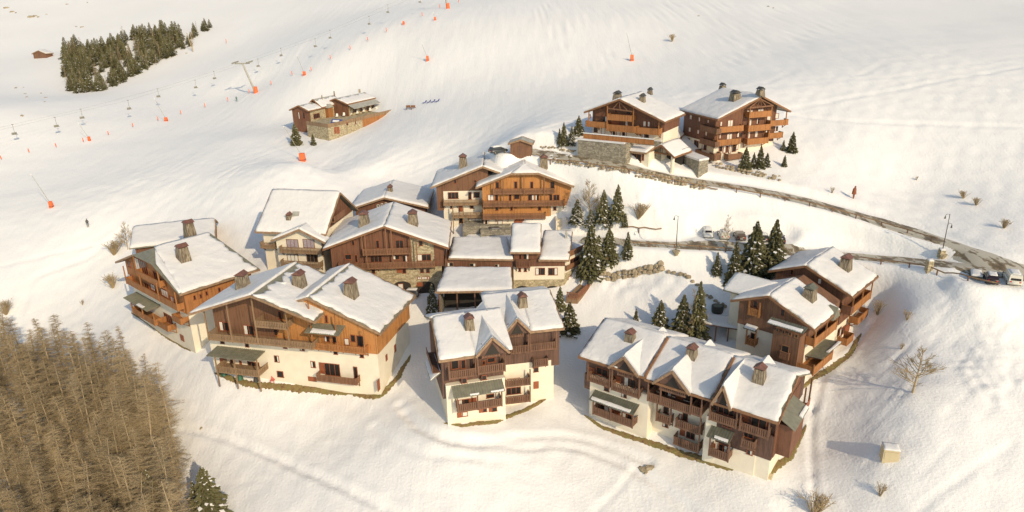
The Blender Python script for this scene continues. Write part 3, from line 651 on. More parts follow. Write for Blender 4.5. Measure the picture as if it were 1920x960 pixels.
for a,b_ in ((.02,.16),(.19,.3),(.36,.44),(.47,.6),(.63,.78),(.88,.96)): F.box(mb,ua+(ub-ua)*a,ua+(ub-ua)*b_,.1,.13,zb_,zt)
h3.part('lettering',mb,'white',sg)
q=gable(fr,z,W,L,h,u,b); h3.chim(682,428,wq(fr,q[0])[:3],1.9,2.6); h3.chim(774,427,wq(fr,q[1])[:3],1.9,2.7)
# ================================================================== orange chalet, middle back
fr=Frame((-7.27,139.78),-.3); z=20.93; W,L,h,k,c=20.24,13.15,3.99,.36,2.54; m=W/2; xl,xr=W*k,W*(1-k); cz=z+2*h*k
f5=Frame((-16.71,142.12),.4); z5=20.55; W5,L5,h5=21.92,14.71,4.25
h4=House('chalet','bright orange four storey chalet with a clipped gable and a brown left wing','chalet',fr,12)
h4.roof(f5,gable(f5,z5,W5,L5,h5,W5/2,0),T=.4,ins=((.1,.2,0,.2),(.1,.2,.2,.2)),fmat='fascia')
h4.roof(fr,[[(0,L,z),(0,0,z),(xl,0,cz),(m,c,z+h)],[(W,0,z),(W,L,z),(m,L,z+h),(m,c,z+h)]],T=.4,fas=((0,1,0,0),(0,0,0,0)),ins=((.1,.15,0,.15),(.1,.15,0,.15)))
for i,t in enumerate(([(xl,0,cz),(xr,0,cz),(m,c,z+h)],[(xr,0,cz),(W,0,z),(m,c,z+h)],[(0,L,z),(m,c,z+h),(m,L,z+h)])):
    w=wq(fr,t); mb=MB(); mb.prism([p-np.array([0,0,.2]) for p in w],w); h4.part('roof_slope',mb,'metal')
    mb=MB(); snowpatch(mb,[w[0],w[1],w[2],w[2]] if i!=2 else [w[0],w[0],w[1],w[2]],.4,(.12,0,0,0) if i!=2 else (0,0,0,0),.5,i); mb.build('snow_cover',M['snow'],h4.root,True)
mb=MB(); mb.beam(fr.P(xl,-.03,cz-.12),fr.P(xr,-.03,cz-.12),.14,.4); mb.beam(fr.P(xr,-.03,cz-.12),fr.P(W,-.03,z-.12),.14,.4); h4.part('fascia',mb,'fascia')
y=1.1; F=Face(fr,1,y,-1); zs=fr.hx(1000,411,y)[2]; x0=fr.hx(905,380,y)[0]; x1=fr.hx(1071,370,y)[0]; zo=fr.hx(950,410.5,y)[2]; xo=fr.hx(1033,400,y)[0]; zm=fr.hx(1050,385,y)[2]
h4.wall(fr,[(x0,zm),(x1,zm),(x1,z+.3),(xr,cz-.25),(xl,cz-.25),(x0,z+.3)],y,L-1,'amber','upper_wall')
h4.box(fr,x0,xo,y,L-1,zo,zm,'amber','middle_wall'); h4.box(fr,x0+.1,x1-.4,y+.1,L-1.2,6,zm,'plaster','plaster_wall')
FL=Face(f5,1,1.3,-1); x50=f5.hx(818,350,1.3)[0]; zt5=f5.hx(860,358,1.3)[2]; zlow=10
h4.wall(f5,[(x50,zt5-4.2),(x50+1.4,zt5-4.2),(x50+1.4,zt5),(12,zt5),(12,z5+h5-.6),(W5/2,z5+h5-.25),(x50,zr(z5,W5,h5,W5/2,0,x50)-.25)],1.3,L5-1,'brown','upper_wall')
h4.wall(f5,[(x50+1.3,6),(12,6),(12,zt5),(x50+1.3,zt5)],1.35,L5-1.2,'plaster','plaster_wall')
h4.win(F,Z(790,280,[(835,365,875,435),(1045,360,1080,435),(1225,362,1260,435),(1450,362,1500,435),(745,508,815,572,'c'),(830,508,865,572),(985,508,1015,575),(1043,508,1105,555),(1200,508,1270,570),(1280,508,1325,570),(1440,508,1475,572),(1485,508,1555,570),(832,648,868,685),(1000,648,1030,685),(1312,645,1348,685),(1485,645,1520,682),(718,795,762,875),(860,795,915,870,'c')]))
arch(h4,F,964,404+4,1020,424,'redwood')
h4.win(FL,Z(790,280,[(365,340,397,382),(590,342,622,372),(300,482,418,552),(528,480,565,560),(588,480,655,538),(325,625,360,662),(420,622,470,700,'d'),(550,632,590,662),(425,765,468,825),(530,775,690,850,'c')]))
rf=lambda v: min(zr(z,W,h,m,0,min(max(v,.2),W-.2)),cz)-.3
h4.balc(F,(925,353.5),(1040,353.5),1.0,'rail_o',.95,posts=(.0,.5,.82),ptop=rf,brk=0)
h4.balc(F,(906,376.5),(1059,376.5),1.15,'rail_o',1.0,posts=(.25,.5,.75),ptop=rf,brk=6)
h4.balc(F,(905,400.5),(1023,400.5),1.2,'rail_o',1.0,brk=6)
h4.balc(FL,(831,372.5),(905,377),1.3,'rail_g',1.0,brk=4); h4.balc(FL,(849,396.5),(905,400),1.6,'rail_g',1.0,brk=3,posts=(0,.35),pbot=9)
q=gable(f5,z5,W5,L5,h5,W5/2,0); h4.chim(868,318,wq(f5,q[0])[:3],1.7,2.7); h4.chim(944,313,wq(f5,q[1])[:3],1.7,2.2); h4.chim(1020,320,wq(fr,[(W,0,z),(W,L,z),(m,L,z+h)]),1.7,2.7)
h4.box(f5,6.5,16.5,-2.6,1.3,5,f5.hx(880,424,-2.6)[2],'stoneg','terrace_wall'); h4.box(fr,x0-.5,7.5,-1.9,1.1,5,fr.hx(930,431,-1.9)[2],'stoneg','terrace_wall')
# outside stair on the right
mb=MB(); sx=fr.hx(1047,428,-1)[0]
for i in range(9): fr.box(mb,sx-.2,sx+1.4,-.2-i*.28,.1-i*.28,8,14.1-i*.24)
h4.part('stair',mb,'plaster')
mb=MB(); fr.box(mb,sx+1.5,sx+1.8,-2.8,1.1,8,14.6); fr.box(mb,sx-.6,sx-.3,-2.4,1.1,8,14.4); h4.part('stair_wall',mb,'plaster')
# ================================================================== cream chalet, middle left
fr=Frame((-49.80,129.56),-9.8); z=15.55; W,L,h=14.6,8.45,6.01
h5=House('chalet','cream rendered chalet with lilac curtained windows and a front gable, left of the central chalet','chalet',fr,7)
x0g=fr.hx(508,451,-1.6)[0]; x1g=fr.hx(609,449,-1.6)[0]; ag=fr.hx(560,430,-1.6); mg=ag[0]; zg0=fr.hx(508,451,-1.6)[2]; zg1=ag[2]
yb=(zg1-z)/h*L
h5.roof(fr,[[(0,0,z),(W,0,z),(W,L,z+h),(0,L,z+h)],[(W,2*L,z),(0,2*L,z),(0,L,z+h),(W,L,z+h)]],T=.45,ins=((.1,.12,0,.12),(.1,.1,0,.1)))
for sx,ex in ((x0g,0),(x1g,1)):
    q=[(sx,yb*.35 if 0 else 1.0,zg0),(sx,-1.6,zg0),(mg,-1.6,zg1),(mg,yb+.3,zg1)]
    if ex: q=[q[1],q[0],q[3],q[2]]
    w=wq(fr,q); mb=MB(); mb.prism([p-np.array([0,0,.2]) for p in w],w); h5.part('gable_roof',mb,'metal')
    mb=MB(); mb.beam(fr.P(sx,-1.62,zg0-.12),fr.P(mg,-1.62,zg1-.12),.14,.38); h5.part('fascia',mb,'fascia')
    mb=MB(); snowpatch(mb,w,.45,(.1,0,-.02,.15) if not ex else (.1,.15,-.02,0),.4,5+ex); mb.build('snow_cover',M['snow'],h5.root,True)
F=Face(fr,1,-.5,-1); xa=fr.hx(520,470,-.5)[0]; xb=fr.hx(604,470,-.5)[0]
h5.wall(fr,[(xa,2),(xb,2),(xb,zg0+.25),(mg,zg1-.3),(xa,zg0+.25)],-.5,5,'plaster','plaster_wall')
h5.wall(fr,[(.9,2),(W-.9,2),(W-.9,z+.1),(.9,z+.1)],1.2,2*L-1,'plaster','plaster_wall')
mb=MB(); mb.prism([fr.P(W-.9,1.2,z),fr.P(W-.9,2*L-1.2,z),fr.P(W-.9,L,z+h-.4)],[fr.P(W-1.2,1.2,z),fr.P(W-1.2,2*L-1.2,z),fr.P(W-1.2,L,z+h-.4)]); h5.part('gable_wall',mb,'redbrown')
h5.win(F,Z(470,400,[(648,465,860,615,'l'),(945,465,1150,615,'l'),(660,735,860,860,'c'),(1010,735,1210,870)],9.6),'rail_o')
h5.balc(F,(523,464.8),(601,464),1.3,'rail_g',1.0,brk=4); h5.balc(F,(526,490.3),(600,489.5),1.3,'rail_g',1.0,brk=3)
h5.balc(Face(fr,1,1.2,-1),(487,455),(513,455),1.4,'rail_g',1.0,brk=2)
h5.chim(541,418,wq(fr,[(0,0,z),(W,0,z),(W,L,z+h)]),1.0,.9,wd=1.0)
mb=MB(); P=[onplane(a,b_,wq(fr,[(0,0,z+.5),(W,0,z+.5),(W,L,z+h+.5)])) for a,b_ in ((547,406),(560.5,405),(561.5,397),(549,397))]; mb.prism([p-np.array([0,0,.5]) for p in P],[p+np.array([0,0,.06]) for p in P]); h5.part('roof_hatch',mb,'metalg')
mb=MB(); S=Face(fr,0,W-.9,1)
for i,zz in enumerate((17.0,)): S.box(mb,3.5,9,.0,1.3,zz-.2,zz); S.box(mb,3.5,9,1.2,1.3,zz,zz+1)
h5.part('side_gallery',mb,'rail_o')
# ------------------------------------------------------------------ roof behind it
fr=Frame((-34.08,146.5),20.0); z=15.6; W,L,h,u,b=18.3,20.,3.2,9.2,0
P0=pz(656,392,15.2); P1=pz(803,389,15.2); fr=Frame((P0[0],P0[1]),math.degrees(math.atan2(P1[1]-P0[1],P1[0]-P0[0]))); W=float(np.hypot(*(P1-P0)[:2])); z=15.2; ap=fr.hx(720,370.8,0); u=ap[0]; h=ap[2]-z; L=15
h6=House('chalet','low snow covered gabled house with dark red trim behind the cream chalet','chalet',fr,11)
h6.roof(fr,gable(fr,z,W,L,h,u,0),T=.5,ins=((.08,.1,0,.1),(.08,.1,0,.1)))
h6.wall(fr,[(1,8),(W-1,8),(W-1,zr(z,W,h,u,0,W-1)-.25),(u,z+h-.25),(1,zr(z,W,h,u,0,1)-.25)],1,L-1,'redbrown')
h6.win(Face(fr,1,1,-1),Z(470,340,[(1420,262,1450,285),(1465,250,1490,270),(1510,240,1535,262)]),'white')
h6.chim(731,364,wq(fr,gable(fr,z,W,L,h,u,0)[1])[:3],1.2,1.3)
# ================================================================== link wing and reception tower
Yt=123.2; fr=Frame((0,0),0)
X=lambda px,py,y=Yt: fr.hx(px,py,y)[0]; Zz=lambda px,py,y=Yt: fr.hx(px,py,y)[2]
xt0,xt1=X(962.5,520),X(1059,520); ht=House('tower_house','cream and stone tower house with two stepped snow roofs in the middle of the village','house',Frame((xt0,Yt),0),6)
zst=Zz(1010,524.5); zbr=Zz(1010,499.5); zev=Zz(985,472,Yt-.6)
ht.box(fr,xt0,xt1,Yt,Yt+10,1,zst,'stone','stone_wall'); ht.box(fr,xt0+.05,xt1-.05,Yt+.05,Yt+10,zst,zbr,'plaster','plaster_wall')
zr2=Zz(1040,486.5,Yt-.5); ht.box(fr,xt0+.1,xt1,Yt-.02,Yt+10,zbr,zr2-.1,'redbrown','upper_wall')
xq=X(1014,480); ht.box(fr,xt0+.2,xq,Yt+.3,Yt+9,zr2-.1,zev+.1,'redbrown','upper_wall')
def pq(a,b,c,d,y0,zf,rise): # quad through four pixels: front edge on plane y0, back edge at height zf+rise
    return [np.array(fr.hx(*a,y0)),np.array(fr.hx(*b,y0)),pz(*c,zf+rise),pz(*d,zf+rise)]
def rawroof(H,q,T,ins,mat='metal',fas=(1,1,0,1),seed=1,res=.5):
    mb=MB(); mb.prism([p-np.array([0,0,.2]) for p in q],q); r=H.part('roof',mb,mat); fm=MB()
    for e in range(4):
        if fas[e]: fm.beam(q[e]-np.array([0,0,.12]),q[(e+1)%4]-np.array([0,0,.12]),.12,.34)
    H.part('fascia',fm,'fascia'); sb=MB(); snowpatch(sb,q,T,ins,res,seed); sb.build('snow_cover',M['snow'],r,True)
rawroof(ht,pq((956,473.5),(1013.5,473.5),(1015,420),(960,420),Yt-.7,zev,3.0),.5,(.08,.08,.08,.08))
rawroof(ht,pq((1010,487.5),(1067,488),(1073.5,434.5),(1020,433),Yt-.6,zr2,2.4),.5,(.08,.08,.08,.08),seed=4)
F=Face(fr,1,Yt-.02,-1)
ht.win(Face(fr,1,Yt+.3,-1),Z(800,400,[(1035,455,1070,520),(1083,450,1150,522)])); ht.win(Face(fr,1,Yt+.05,-1),Z(800,400,[(1033,612,1062,652),(1095,612,1128,652),(1222,612,1332,688),(1367,612,1475,690)]))
ht.balc(F,(967,489),(994,489),.7,'redbrown',1.2,brk=2); 
for r in Z(800,400,[(1010,815,1140,900),(1340,815,1490,950)]): arch(ht,Face(fr,1,Yt,-1),*r)
# right, angled wing
A=np.array([xt1,Yt+.1,0]); Bx=pz(1095.5,497,0.0); e=fr.hx(1096,470,Yt+5.2); d=np.array([e[0]-A[0],5.1]); ang=math.degrees(math.atan2(d[1],d[0])); fw=Frame((A[0],A[1]),ang); LW=float(np.hypot(*d)); G=Face(fw,1,0,-1)
zz1=G.hit(1078,503)[1]; ztop=G.hit(1062,474)[1]; ztop2=G.hit(1094,464)[1]; zt_=(ztop+ztop2)/2
ht.box(fw,0.05,LW,0.02,6,1,zz1,'stone','stone_wall'); ht.box(fw,0.05,LW,.0,6,zz1,zt_-.8,'plaster','plaster_wall'); ht.box(fw,1.2,LW+.05,-.1,.05,zt_-.8,zt_+.3,'rail_o','roof_parapet')
ht.win(G,Z(800,400,[(1612,490,1735,545),(1590,680,1730,770,'c')]),'redwood'); ht.balc(G,(1063,498),(1089,486),.5,'rail_o',.8,brk=0,slat=False); ht.box(fw,.8,LW-.8,-.08,.04,G.hit(1075,536)[1],G.hit(1075,524)[1],'redwood','panel')
ht.box(fw,.1,LW,.2,6,zt_-.9,zt_-.6,'snow','snow_cover')
mb=MB(); P=pz(1061.5,448,zr2+1.9); mb.hexa([P+np.array([a,b_,-1]) for a,b_ in ((-.25,-.25),(.25,-.25),(.25,.25),(-.25,.25))],[P+np.array([a,b_,1.7]) for a,b_ in ((-.2,-.2),(.2,-.2),(.2,.2),(-.2,.2))]); ht.part('chimney',mb,'metalg')
# link wing
hl=House('link_wing','long low wing with brown boards between the central chalet and the tower house','house',Frame((X(835,500),Yt+.2),0),6)
xa,xb=X(834,490,Yt+.3),xt0-.02; zb1=Zz(900,499.5,Yt+.3); zt1=Zz(900,485.5,Yt-.3)
hl.box(fr,xa,xb,Yt+.3,Yt+6.5,3,zt1-.1,'redbrown','wall')
rawroof(hl,pq((841,484.5),(962,487),(950,446),(849,446),Yt-.2,zt1,.9),.5,(.1,0,.08,.15),seed=6)
hl.win(Face(fr,1,Yt+.3,-1),Z(800,400,[(232,552,300,592),(482,560,552,595),(765,570,820,600)]),'rail_g')
# carport roof in the courtyard
hc=House('carport','open carport with a broad snow roof, dark below, behind the small front chalet','carport',Frame((X(820,560,112),112),0),6.5)
zc=Zz(860,546,112); q=[np.array(fr.hx(816,547.5,112)),np.array(fr.hx(962,545,112)),pz(958,503,zc+1.0),pz(835,502,zc+1.0)]
rawroof(hc,q,.55,(.08,.1,.1,.15),seed=8)
cx0,cx1=q[0][0],q[1][0]
for x in np.linspace(cx0+.6,cx1-.5,5):
    mb=MB(); fr.box(mb,x-.12,x+.12,112.5,112.74,5,zc-.25); hc.part('post',mb,'rail_b')
hc.box(fr,cx0+.9,cx1-.1,118,118.3,4,zc+.4,'dark','back_wall'); hc.box(fr,cx0+.5,cx0+.75,113,118,4,zc-.1,'stoneg','side_wall')  # back wall coloured near black to paint the shade under the roof
# ================================================================== small front chalet
fa=Frame((-10.60,87.92),14.4); za=9.26; a1,a2,d,h,g=5.29,10.29,7.77,3.16,2.68
fb=Frame((-1.50,94.56),10.7); zb=9.97; b1,b2,db,hb,gb=4.26,9.46,9.2,2.55,2.44
h7=House('chalet','small front chalet with two pointed balcony gables over a cream base','chalet',fa,-.3)
mA=(a1+a2)/2; yv=g*d/h; mB=b1/2; yvb=gb*db/hb
h7.roof(fa,[[(0,0,za),(a1,0,za),(a1,d,za+h),(0.3,d,za+h)],[(a1,0.4,za),(a2,.4,za),(a2,d,za+h),(a1,d,za+h)],[(a2,2*d-1,za+.5),(0,2*d-1,za+.5),(0,d,za+h),(a2,d,za+h)]],T=.42,fas=((1,0,0,1),(0,0,0,0),(0,0,0,0)),ins=((.12,0,0,.15),(0,-.6,0,0),(.1,.1,0,.1)))
h7.roof(fb,[[(b1,0,zb),(b2,0,zb),(b2,db,zb+hb),(b1,db,zb+hb)],[(-1.6,.9,zb+.25),(b1,.9,zb+.25),(b1,db,zb+hb),(-1.6,db,zb+hb)],[(b2,db+4,zb+hb-1.2),(-1.5,db+4,zb+hb-1.2),(-1.5,db,zb+hb),(b2,db,zb+hb)]],T=.42,fas=((1,1,0,0),(0,0,0,0),(0,1,0,0)),ins=((.12,.15,0,0),(0,0,0,-.3),(.1,.1,0,.1)))
def dormer(H,fr,x0,x1,m,z0,g,yv,yf=-.25,zl=None,T=.42,dz=.06,front=True):
    if front:
        mb=MB(); mb.prism([fr.P(x0+.3,.05,z0-.2),fr.P(x1-.3,.05,z0-.2),fr.P(m,.05,z0+g-.25)],[fr.P(x0+.3,.35,z0-.2),fr.P(x1-.3,.35,z0-.2),fr.P(m,.35,z0+g-.25)]); H.part('gable_infill',mb,'choc')
        mb=MB(); a=(x1-x0)*.22; mb.prism([fr.P(m-a,.0,z0-.15),fr.P(m+a,.0,z0-.15),fr.P(m,.0,z0+g*.62)],[fr.P(m-a,.1,z0-.15),fr.P(m+a,.1,z0-.15),fr.P(m,.1,z0+g*.62)]); H.part('gable_recess',mb,'dark')  # flat dark triangle paints the shade of a gable recess that isn't modelled
    for (xe,sg) in ((x0,0),(x1,1)):
        nY=max(5,int((yv-yf)/.45)); nS=7; r=random.Random(int(x0*7)+sg); top=[];bot=[]
        for a in range(nY+1):
            y=yf+(yv-yf)*a/nY; k=max(0,min(1,y/yv)) if front else 0; xv=xe+(m-xe)*k; zv=z0+g*k-(.12 if y>0 else 0)
            for b in range(nS+1):
                t=b/nS; x=xv+(m-xv)*t; zz=zv+(z0+g-zv)*t+dz
                hh=T*(.5+.5*min(1,abs(y-yf)/.45))*(1 if y>0.1 else (.55+.45*min(1,t*3)))*(1-.12*(t>.99))*(1+.06*math.sin(a*.9+b))
                top.append(fr.P(x,y,zz+hh)); bot.append(fr.P(x,y,zz))
        n=len(top); I=lambda a,b:a*(nS+1)+b; f=[(I(a,b),I(a,b+1),I(a+1,b+1),I(a+1,b)) for a in range(nY) for b in range(nS)]
        per=[I(0,b) for b in range(nS+1)]; f+=[(per[q],per[q+1],n+per[q+1],n+per[q]) for q in range(nS)]
        per=[I(a,0) for a in range(nY+1)]; f+=[(per[q],per[q+1],n+per[q+1],n+per[q]) for q in range(nY)]
        mb=MB(); mb.add(top+bot,f); mb.build('snow_cover',M['snow'],H.root,True)
        mb=MB(); w=[fr.P(xe,0.05 if front else yv,z0+dz-.02),fr.P(xe,yf-.12,z0+dz-.02),fr.P(m,yf-.12,z0+g+dz-.02),fr.P(m,yv,z0+g+dz-.02)]; mb.prism([p-np.array([0,0,.16]) for p in w],w); H.part('gable_roof',mb,'metal')
        if front: mb=MB(); mb.beam(fr.P(xe,yf-.12,z0-.08),fr.P(m,yf-.12,z0+g-.08),.14,.34); H.part('fascia',mb,'fascia')
dormer(h7,fa,a1,a2,mA,za,g,yv); dormer(h7,fb,0,b1,mB,zb,gb,yvb)
dormer(h7,fa,6.6,11,8.8,za+h-2.2,2.2,d-.5,yf=d+3.2,front=False)
ya=1.7; F=Face(fa,1,ya,-1); F0=Face(fa,1,1.0,-1); zsA=fa.hx(890,715,1.0)[2]; xA0=fa.hx(837,740,1.0)[0]; xA1=fa.hx(947,730,1.0)[0]
h7.box(fa,xA0,xA1,1.0,2*d-2,-6,zsA-.1,'plaster','plaster_wall')
h7.wall(fa,[(.55,zsA-2.6),(xA0+.2,zsA-2.6),(xA0+.2,zsA),(xA1,zsA),(xA1,za+.1),(.55,za+.2)],ya,2*d-2.5,'choc','upper_wall')
mb=MB(); mb.prism([fa.P(.55,ya,za-.2),fa.P(.55,2*d-2,za-.2),fa.P(.55,d,za+h-.3)],[fa.P(.8,ya,za-.2),fa.P(.8,2*d-2,za-.2),fa.P(.8,d,za+h-.3)]); h7.part('gable_wall',mb,'choc')
yb_=1.6; G=Face(fb,1,yb_,-1); G0=Face(fb,1,1.5,-1); xB1=fb.hx(1038,700,1.5)[0]; zsB=fb.hx(985,680,1.5)[2]; zsB2=fb.hx(1040,680,1.5)[2]
h7.box(fb,-1.5,xB1,1.5,12,-6,zsB,'plaster','plaster_wall')
h7.wall(fb,[(-1.4,zsB),(xB1-.4,zsB),(xB1-.4,zsB-1.0),(b2-.4,zsB-1.0),(b2-.4,zb+.2),(-1.4,zb)],yb_-.15,12,'choc','upper_wall')
h7.win(F,Z(780,660,[(395,90,480,185),(505,85,560,180),(740,95,780,140),(800,60,890,110)])+Z(780,530,[(800,680,850,740)]))
h7.win(F0,Z(780,660,[(512,290,572,345),(737,258,793,308),(475,530,600,590),(790,470,880,510),(520,670,582,718,'c'),(750,632,798,668),(852,618,912,662)])+Z(780,660,[(462,680,515,735,'s'),(708,642,748,680,'s'),(820,628,850,672,'s'),(600,515,680,560,'d')]))
h7.win(G,Z(780,530,[(1380,560,1470,625),(1320,570,1360,640,'c'),(1045,620,1165,690),(1325,760,1420,840),(1065,805,1105,835,'c'),(1130,795,1172,825,'c'),(1090,480,1150,530)])+Z(780,660,[(1022,180,1165,290)]))
h7.win(G0,Z(780,660,[(1322,172,1378,220),(1322,330,1380,410,'s'),(1015,395,1180,470)]))
za_=lambda v: za-.1
h7.balc(F,(842,696),(892,690.5),1.45,'rail_b',1.15,posts=(0,1),ptop=za-.1,brk=2); h7.balc(F,(896,686),(947,681),1.6,'rail_b',1.15,posts=(0,1),ptop=za-.1,brk=2)
h7.balc(F,(904,657),(936,651.5),1.3,'rail_b',1.1,posts=(0,1),ptop=za+g-1.1,brk=0)
h7.balc(G,(953,618),(981,616.5),1.2,'rail_b',1.1,posts=(0,1),ptop=zb+gb-1.0,brk=0); h7.balc(G,(957,650),(991,646),1.3,'rail_b',1.15,posts=(1,),ptop=zb,brk=2)
h7.balc(G,(994,646),(1044,639),1.3,'rail_b',1.15,posts=(0,.97),ptop=zb-.1,brk=2); h7.balc(G,(1001,675),(1028,671),1.3,'rail_b',1.1,brk=2)
h7.balc(G0,(948,714),(994,706),1.5,'rail_b',1.1,posts=(1,),ptop=None,brk=0); h7.balc(G0,(948,745),(994,739),1.5,'rail_b',1.1,posts=(1,),ptop=None,brk=1)
c=h7.canopy(F0,(848,724),(939,709.5),(853,747),1.9,'metal',snow=[(.3,.5,.0,.12),(.72,1,.0,.12)],ext=.1); h7.balc(F0,(858,758),(941,747.5),1.7,'rail_b',1.1,posts=(0,.45,1),ptop=c[3]+.0,brk=3)
qa=wq(fa,[(0,0,za),(a2,0,za),(a2,d,za+h)]); qb=wq(fb,[(0,0,zb),(b2,0,zb),(b2,db,zb+hb)])
h7.chim(882,625,qa,1.45,1.9,wd=1.3); h7.chim(982,583,qb,1.45,2.0,wd=1.3)
S=Face(fa,0,.5,-1); mb=MB()
t=[S.P(2,1.6,za-4.2),S.P(8,1.6,za-4.2),S.P(8,0,za-3.0),S.P(2,0,za-3.0)]; mb.prism([p-np.array([0,0,.1]) for p in t],t); cc=h7.part('canopy_roof',mb,'metal'); mb=MB(); snowpatch(mb,t,.3,(.05,.1,.05,.1),.4,2); h7.part('snow_cover',mb,'snow',cc)
for i,zz in enumerate((za-1.9,)):
    mb=MB(); S.box(mb,2,8.5,0,1.2,zz-1.1,zz-1.0); S.box(mb,2,8.5,1.15,1.22,zz-1.1,zz); h7.part('balcony',mb,'rail_b')
# ================================================================== triple gabled chalet, front right
fr=Frame((9.75,94.30),-36.5); z=5.94; d,h=7.76,3.22
h8=House('chalet','long triple gabled chalet at front right, three stepped snow roofs and chocolate brown balconies','chalet',fr,-3)
blk=[(0,11.0,.25),(11.0,21.0,0.),(21.0,29.83,-.25)]; qs=[];fs=[];ii=[]
for i,(x0,x1,o) in enumerate(blk):
    zz=z+o; ov=.18 if i<2 else 0
    qs+= [[(x0,0,zz),(x1+ov,0,zz),(x1+ov,d,zz+h),(x0,d,zz+h)],[(x1+ov,2*d,zz),(x0,2*d,zz),(x0,d,zz+h),(x1+ov,d,zz+h)]]
    fs+=[(1,1,0,1 if i==0 else 0),(0,0,0,0)]; ii+=[(.12,.35 if i<2 else .25,0,.15 if i==0 else 0),(.1,.1,0,.1)]
h8.roof(fr,qs,T=.5,fas=tuple(fs),ins=tuple(ii),fmat='beam')
for (x0,x1,o) in blk[:2]:
    mb=MB(); mb.beam(fr.P(x1+.16,-.1,z+o+.25),fr.P(x1+.16,d-.6,z+o+.25+h*(d-.6)/d),.26,.62); h8.part('parapet',mb,'beam')
dm=[(5.38,10.25,2.42,.25),(12.45,18.0,2.75,0.)]
p0=fr.hx(1337.5,734,-.4); p1=fr.hx(1357,722,-.4); x3=p0[0]; m3=p1[0]; g3=p1[2]-(z-.25)-.1; dm.append((x3,2*m3-x3,max(1.0,g3),-.25))
for x0,x1,g,o in dm: dormer(h8,fr,x0,x1,(x0+x1)/2,z+o,g,g*d/h,yf=-.3 if x0<20 else -.5,T=.45)
for x in (9.0,16.5,25.0): dormer(h8,fr,x-2.2,x+2.2,x,z+h-2.1-.1,2.2,d-.3,yf=d+2.6,T=.5,front=False)
yA=1.7; F=Face(fr,1,yA,-1)
zb=[]
for i,(x0,x1,o) in enumerate(blk):
    zz=z+o; xa=x0+(.5 if i==0 else .1); xb=x1-(.5 if i==2 else .12); zspl=zz-3.1
    y=yA+(1.2 if i==1 else 0); dmi=dm[i]; mx=(dmi[0]+dmi[1])/2
    h8.wall(fr,[(xa,zspl),(xb,zspl),(xb,zz+.3),(xa,zz+.3)],y,2*d-1.2,'choc','upper_wall')
h8.box(fr,1.6,11.4,1.0,13,-9,z-3.1,'plaster','plaster_wall'); h8.box(fr,11.4,20.0,2.9,13,-10,z-3.2,'plaster','plaster_wall'); h8.box(fr,20.0,27.2,1.0,13,-11,z-6.9,'plaster','plaster_wall'); h8.box(fr,20.1,21.6,.95,3,-11,z-3.2,'plaster','plaster_pier')
h8.box(fr,21.6,29.2,1.05,13,z-6.9,z-3.2,'choc','middle_wall'); h8.box(fr,.5,1.6,1.2,12,z-5.6,z-3.0,'choc','side_wall')
h8.box(fr,26.6,29.1,1.15,12,-11,z-6.2,'plaster','plaster_wall'); h8.box(fr,28.0,29.25,1.1,12,z-6.6,z-3.3,'choc','side_wall')
mb=MB(); S=Face(fr,0,29.3,1); mb.prism([fr.P(29.1,yA,z-.3),fr.P(29.1,2*d-1.2,z-.3),fr.P(29.1,d,z+h-.6)],[fr.P(29.3,yA,z-.3),fr.P(29.3,2*d-1.2,z-.3),fr.P(29.3,d,z+h-.6)]); h8.part('gable_wall',mb,'redbrown')
h8.box(fr,29.25,29.4,1.2,12,z-6.4,z-.1,'redbrown','side_cladding')
F1=Face(fr,1,1.0,-1); F2=Face(fr,1,2.9,-1)
h8.win(F,Z(1070,590,[(190,590,270,650,'d'),(290,600,420,680),(500,690,570,770,'d'),(600,710,740,810),(560,560,620,600)])+Z(1240,600,[(650,860,760,950)])+Z(1240,740,[(640,110,830,220),(895,200,990,300,'d'),(1010,235,1190,370)]))
h8.win(Face(fr,1,yA+1.2,-1),Z(1070,590,[(900,830,960,900,'d'),(1010,830,1140,930),(1180,910,1270,950,'d'),(1100,680,1200,740)])+Z(1070,700,[(1370,260,1430,370)]))
h8.win(F1,Z(1070,700,[(378,155,435,195),(572,225,632,265),(280,350,430,430),(450,410,560,480,'d'),(580,450,690,530)]))
h8.win(F2,Z(1070,700,[(1045,370,1105,450),(1260,440,1320,530),(1220,455,1255,510,'c'),(1230,620,1290,700,'d'),(1300,640,1400,730),(1035,560,1100,600)]))
h8.win(F1,Z(1240,740,[(960,620,1030,670),(560,540,610,590,'d'),(640,560,750,640)])); h8.win(Face(fr,1,1.05,-1),Z(1240,740,[(920,400,1040,480),(690,330,800,360)]))
S2=Face(fr,0,29.4,1); h8.win(S2,Z(1240,740,[(1400,410,1440,500)]),'redwood')
h8.balc(F,(1102,701),(1143,711),1.5,'rail_b',1.1,posts=(0,1),ptop=z+.2,brk=2); h8.balc(F,(1147,716),(1198,733),1.5,'rail_b',1.1,posts=(0,1),ptop=z+.2,brk=2)
h8.balc(F,(1159,688),(1187,696),1.3,'rail_b',1.1,posts=(0,1),ptop=z+1.3,brk=0)
FB=Face(fr,1,yA+1.2,-1)
h8.balc(FB,(1215,734),(1295,762),2.6,'rail_b',1.2,posts=(0,.3,1),ptop=z+.1,brk=3); h8.balc(FB,(1297,760),(1315,766),2.6,'rail_b',1.2,posts=(1,),ptop=z+.1,brk=0); h8.balc(FB,(1237,712),(1286,731),2.6,'rail_b',1.2,brk=0)
h8.balc(F2,(1231,775),(1257,781),1.3,'rail_b',1.1,brk=2,posts=(0,1)); h8.balc(F2,(1266,788),(1313,799),1.6,'rail_b',1.1,brk=2,posts=(1,)); h8.balc(F2,(1263,818),(1310,833),1.6,'rail_b',1.2,brk=0,posts=(1,))
